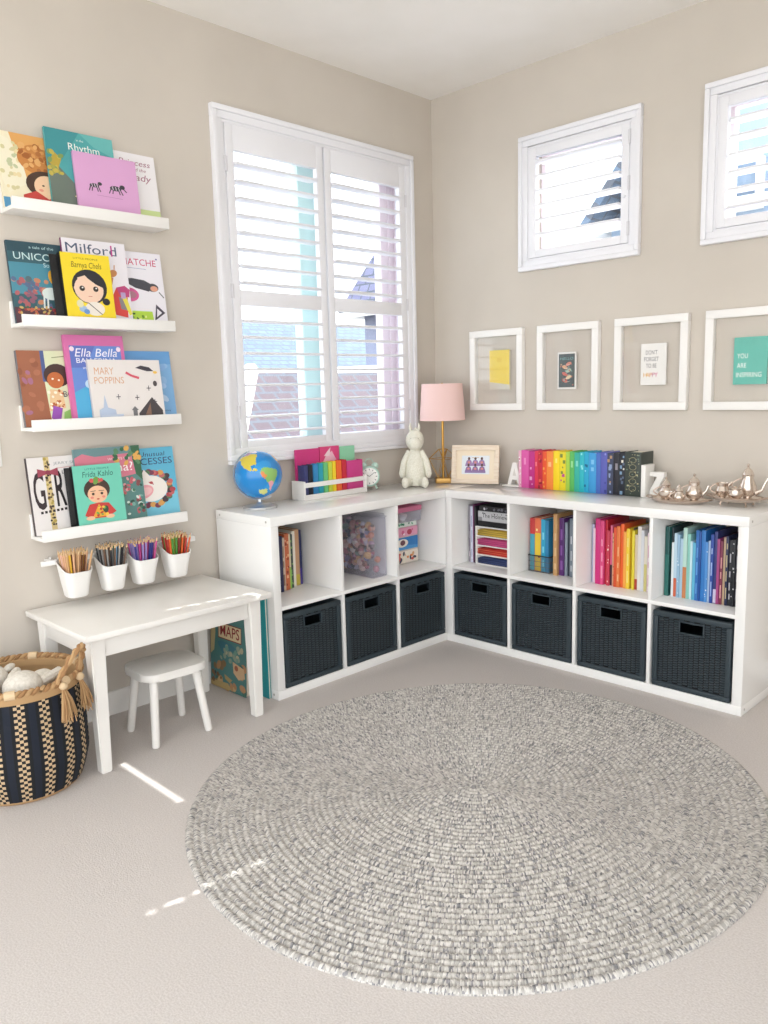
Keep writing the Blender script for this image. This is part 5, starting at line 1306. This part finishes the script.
# cube 4 : cool colours
W4 = [(.020, .290, '#1f5552', deco_foot('#2f6f68', .6), 'dark teal book'), (.010, .285, '#2b3b40', None, 'dark slate book', .02), (.012, .226, '#dfe8ea', None, 'white narrow book', .002), (.014, .266, '#b9d3e2', deco_foot('#c9603f', .3), 'pale blue book'), (.012, .262, '#93b6d0', deco_dots(['#d9e6ee'], 121, 5), 'dusty blue book'), (.014, .246, '#a9c6d9', None, 'ice blue book', .003),
      (.018, .292, '#b5d6cb', deco_foot('#c07a4a', .45), 'pale mint book with orange foot'), (.014, .268, '#8fcabf', None, 'mint book', .004), (.010, .24, '#c6e2ea', None, 'light aqua book'), (.014, .236, '#5fb0cf', None, 'aqua blue book', .002), (.014, .288, '#2f6fb8', deco_bars(['#5f9ad9'], 122), 'mid blue book'), (.010, .284, '#1f4f9a', None, 'royal blue book'),
      (.018, .290, '#2f78c0', None, 'bright blue book', .002), (.012, .245, '#4f8fd0', deco_dots(['#e0e8f2'], 123, 5), 'sky book'), (.010, .250, '#9fb8d6', None, 'pale steel book', .002), (.014, .278, '#27479a', deco_bars(['#a0b4e0'], 124), 'ultramarine book'), (.014, .290, '#3a3f7a', deco_foot('#c9c3dc', .2), 'indigo book', .004), (.012, .262, '#a3467f', None, 'plum pink book'),
      (.012, .256, '#7a2f4a', deco_bars(['#d9a0a0'], 125), 'burgundy book', .003), (.012, .270, '#c0a488', None, 'tan book', .006), (.012, .276, '#2a3050', deco_bars(['#c9b890'], 126, 4), 'navy and cream book'), (.014, .262, '#22242c', deco_bars(['#b8b8c0'], 127, 4), 'black book with pale title', .004), (.014, .266, '#1d1f26', deco_dots(['#e0e0e4'], 128, 6), 'black book with white spot'),
      (.014, .272, '#2b2b33', deco_bars(['#9a9aa8'], 129, 4), 'charcoal book', .005), (.016, .222, '#18191e', deco_bars(['#cfcfd4'], 130, 4), 'short black book'), (.016, .226, '#14151a', deco_bars(['#a8a8b0'], 131, 5), 'plain black book at the end')]
put_row([(a_[0]*.93, *a_[1:]) for a_ in W4], CX[3]+.003, -.284, 0, 'cool coloured books in the last back cube', 'in the blue to black cube', .2, u2)

# ------------------------------------------------------------------ outdoors
def tiles(name, c1, c2, sx, sz):
    m = bpy.data.materials.new(name); m.use_nodes = True
    nt = m.node_tree; N = nt.nodes; Lk = nt.links; b = N['Principled BSDF']; b.inputs['Roughness'].default_value = .85
    tc = N.new('ShaderNodeTexCoord'); br = N.new('ShaderNodeTexBrick'); br.inputs['Color1'].default_value = lin(c1); br.inputs['Color2'].default_value = lin(c2)
    br.inputs['Mortar'].default_value = lin('#5c5f68'); br.inputs['Scale'].default_value = 1; br.inputs['Brick Width'].default_value = sx; br.inputs['Row Height'].default_value = sz; br.inputs['Mortar Size'].default_value = .02
    Lk.new(tc.outputs['UV'], br.inputs['Vector']); Lk.new(br.outputs['Color'], b.inputs['Base Color'])
    return m
SLATE = tiles('slate_tiles', '#5d6c80', '#68788b', .30, .20); PURP = tiles('grey_violet_tiles', '#77748e', '#807d96', .30, .20); PINKT = tiles('pinkish_tiles', '#57494f', '#625358', .26, .17)
STUC = M('#d9d2c8', .9); TRIMW = M('#eceae8', .6); DARKW = M('#6f7f92', .3)
def roof_face(mb, pts, m):
    """roof slab of real thickness with UVs running along the eave"""
    P = [Vector(p) for p in pts]; n = (P[1]-P[0]).cross(P[-1]-P[0]).normalized()
    if n.z < 0: n = -n
    b = bmesh.new(); uv = b.loops.layers.uv.new('UVMap')
    lo_ = [b.verts.new(p) for p in P]; hi_ = [b.verts.new(p+n*.12) for p in P]; k = len(P)
    b.faces.new(lo_[::-1]); b.faces.new(hi_)
    for i in range(k): b.faces.new((lo_[i], lo_[(i+1) % k], hi_[(i+1) % k], hi_[i]))
    ux = (P[1]-P[0]).normalized(); uy = n.cross(ux)
    for f in b.faces:
        for lp in f.loops: lp[uv].uv = ((lp.vert.co-P[0]).dot(ux), (lp.vert.co-P[0]).dot(uy))
    mb._push(b, m, None, False)
def house(name, label, x0, x1, y0, y1, zb, ze, zr, roofm, hip=0., wins=(), over=.35, along='y', wall=None):
    t = thing(name, label, 'house', (0, 0, 0))
    mb = MB(); mb.box(x0, x1, y0, y1, zb, ze, wall or STUC); 
    if not hip:   # gable triangles close the ends under the roof
        if along == 'y':
            xm_ = (x0+x1)/2
            for ya, yb in ((y0, y0+.15), (y1-.15, y1)): mb.prism([(x0, ze), (x1, ze), (xm_, ze+(zr-ze)*(x1-x0)/(x1-x0+2*over))], -yb, -ya, wall or STUC, RX(PI/2))
    mb.build('walls', t, 0)
    e = over; X0, X1, Y0, Y1 = x0-e, x1+e, y0-e, y1+e
    mb = MB()
    if along == 'y':
        xm = (x0+x1)/2; a, b_ = (xm, Y0+hip, zr), (xm, Y1-hip, zr)
        roof_face(mb, [(X1, Y0, ze), (X1, Y1, ze), b_, a], roofm); roof_face(mb, [(X0, Y1, ze), (X0, Y0, ze), a, b_], roofm)
        if hip: roof_face(mb, [(X0, Y0, ze), (X1, Y0, ze), a], roofm); roof_face(mb, [(X1, Y1, ze), (X0, Y1, ze), b_], roofm)
    else:
        ym = (y0+y1)/2; a, b_ = (X0+hip, ym, zr), (X1-hip, ym, zr)
        roof_face(mb, [(X0, Y0, ze), (X1, Y0, ze), b_, a], roofm); roof_face(mb, [(X1, Y1, ze), (X0, Y1, ze), a, b_], roofm)
        if hip: roof_face(mb, [(X1, Y0, ze), (X1, Y1, ze), b_], roofm); roof_face(mb, [(X0, Y1, ze), (X0, Y0, ze), a], roofm)
    mb.build('roof', t, 0)
    mb = MB()
    if hip:
        for p, q_ in (((X1, Y0, ze+.1), a), ((X1, Y1, ze+.1), b_), ((X0, Y0, ze+.1), a), ((X0, Y1, ze+.1), b_), (a, b_)):
            if along == 'x' and q_ == b_ and p[0] == X0: continue
            mb.tube([Vector(p)+Vector((0, 0, .04)), Vector(q_)+Vector((0, 0, .14))], .09, TRIMW, 6)
    ring_pts = [(X0, Y0, ze), (X1, Y0, ze), (X1, Y1, ze), (X0, Y1, ze)]
    for p, q_ in zip(ring_pts, ring_pts[1:]+ring_pts[:1]): mb.tube([p, q_], .09, TRIMW, 6)
    mb.build('roof_trim', t, 0)
    for (wx, wy, wz, dx, dy, h) in wins:
        f = MB(); f.box(wx-dx/2-.08, wx+dx/2+.08, wy-dy/2-.08, wy+dy/2+.08, wz-.08, wz+h+.08, TRIMW); w = f.build('house_window', t, 0)
        p = MB(); p.box(wx-dx/2-(.10 if dx < dy else 0), wx+dx/2+(.10 if dx < dy else 0), wy-dy/2-(.10 if dy <= dx else 0), wy+dy/2+(.10 if dy <= dx else 0), wz, wz+h, DARKW); p.build('pane', w, 0)
    return t
SIDING = M('#8f91a6', .85); BLUEW = M('#a3b4c9', .85)
house('house', 'neighbouring house with a long blue-grey slate roof, seen through the left shutters', -19.2, -13.4, 7.0, 17.5, -3.2, 1.0, 3.2, SLATE, 0., (), .3)
house('house', 'neighbouring house with a tall violet-grey hipped roof, seen through the right shutter panel', -9.9, -8.4, 9.0, 15.0, -3.2, 2.9, 5.2, PURP, 1.1, (), .35, 'y', SIDING)
house('house', 'low house with pinkish roof tiles just outside the left window', -7.4, -3.2, .6, 7.4, -3.2, -.55, 1.42, PINKT, 2.3, (), .3)
house('house', 'tall grey-blue house with a steep gable, seen through the small windows', -3.55, 3.2, 8.2, 14.5, -3.2, 3.6, 8.2, SLATE, 0., [(-2.35, 8.2, 3.62, .34, .1, .5), (-1.55, 8.2, 3.62, .34, .1, .5), (-2.1, 8.2, 2.7, 1.3, .1, .45), (-.7, 8.2, 3.5, .6, .1, .9), (.3, 8.2, 3.5, .6, .1, .9)], .3, 'y', BLUEW)
mb = MB(); mb.box(-45, 45, -45, 45, -3.5, -3.22, noisy('pale_bounce_ground', '#d2cec6', '#dcd8d0', .6, .95, .1)); struct(mb, 'ground', angle=0)  # ground kept pale so it bounces light up into the room

# ------------------------------------------------------------------ light: sky and a real sun
W = bpy.data.worlds.new('sky'); SC.world = W; W.use_nodes = True
nt = W.node_tree; N = nt.nodes; Lk = nt.links
bg = N['Background']; tc = N.new('ShaderNodeTexCoord'); sp = N.new('ShaderNodeSeparateXYZ'); rp = N.new('ShaderNodeValToRGB')
rp.color_ramp.elements[0].position = .48; rp.color_ramp.elements[0].color = (1, .99, .975, 1)
rp.color_ramp.elements[1].position = .80; rp.color_ramp.elements[1].color = (.80, .90, 1, 1)
mp = N.new('ShaderNodeMapRange'); mp.inputs['From Min'].default_value = -1; mp.inputs['From Max'].default_value = 1
Lk.new(tc.outputs['Generated'], sp.inputs[0]); Lk.new(sp.outputs['Z'], mp.inputs['Value']); Lk.new(mp.outputs[0], rp.inputs['Fac']); Lk.new(rp.outputs['Color'], bg.inputs['Color'])
bg.inputs['Strength'].default_value = 1.45
sl = bpy.data.lights.new('sun', 'SUN'); sl.energy = 4.5; sl.angle = .0055; sl.color = (1, .96, .9)
so = bpy.data.objects.new('sun', sl); COL.objects.link(so)
so.rotation_euler = Vector((-.128*1.135, -1.135, -1)).to_track_quat('-Z', 'Y').to_euler()
so.location = (1, 8, 9)
vs = SC.view_settings
vs.view_transform = 'Standard'; vs.look = 'None'; vs.exposure = 1.2; vs.gamma = 1; vs.use_curve_mapping = False
SC.display_settings.display_device = 'sRGB'
try:
    SC.cycles.max_bounces = 10; SC.cycles.diffuse_bounces = 5; SC.cycles.transparent_max_bounces = 16; SC.cycles.use_denoising = True
    SC.cycles.sample_clamp_indirect = 6
except Exception: pass
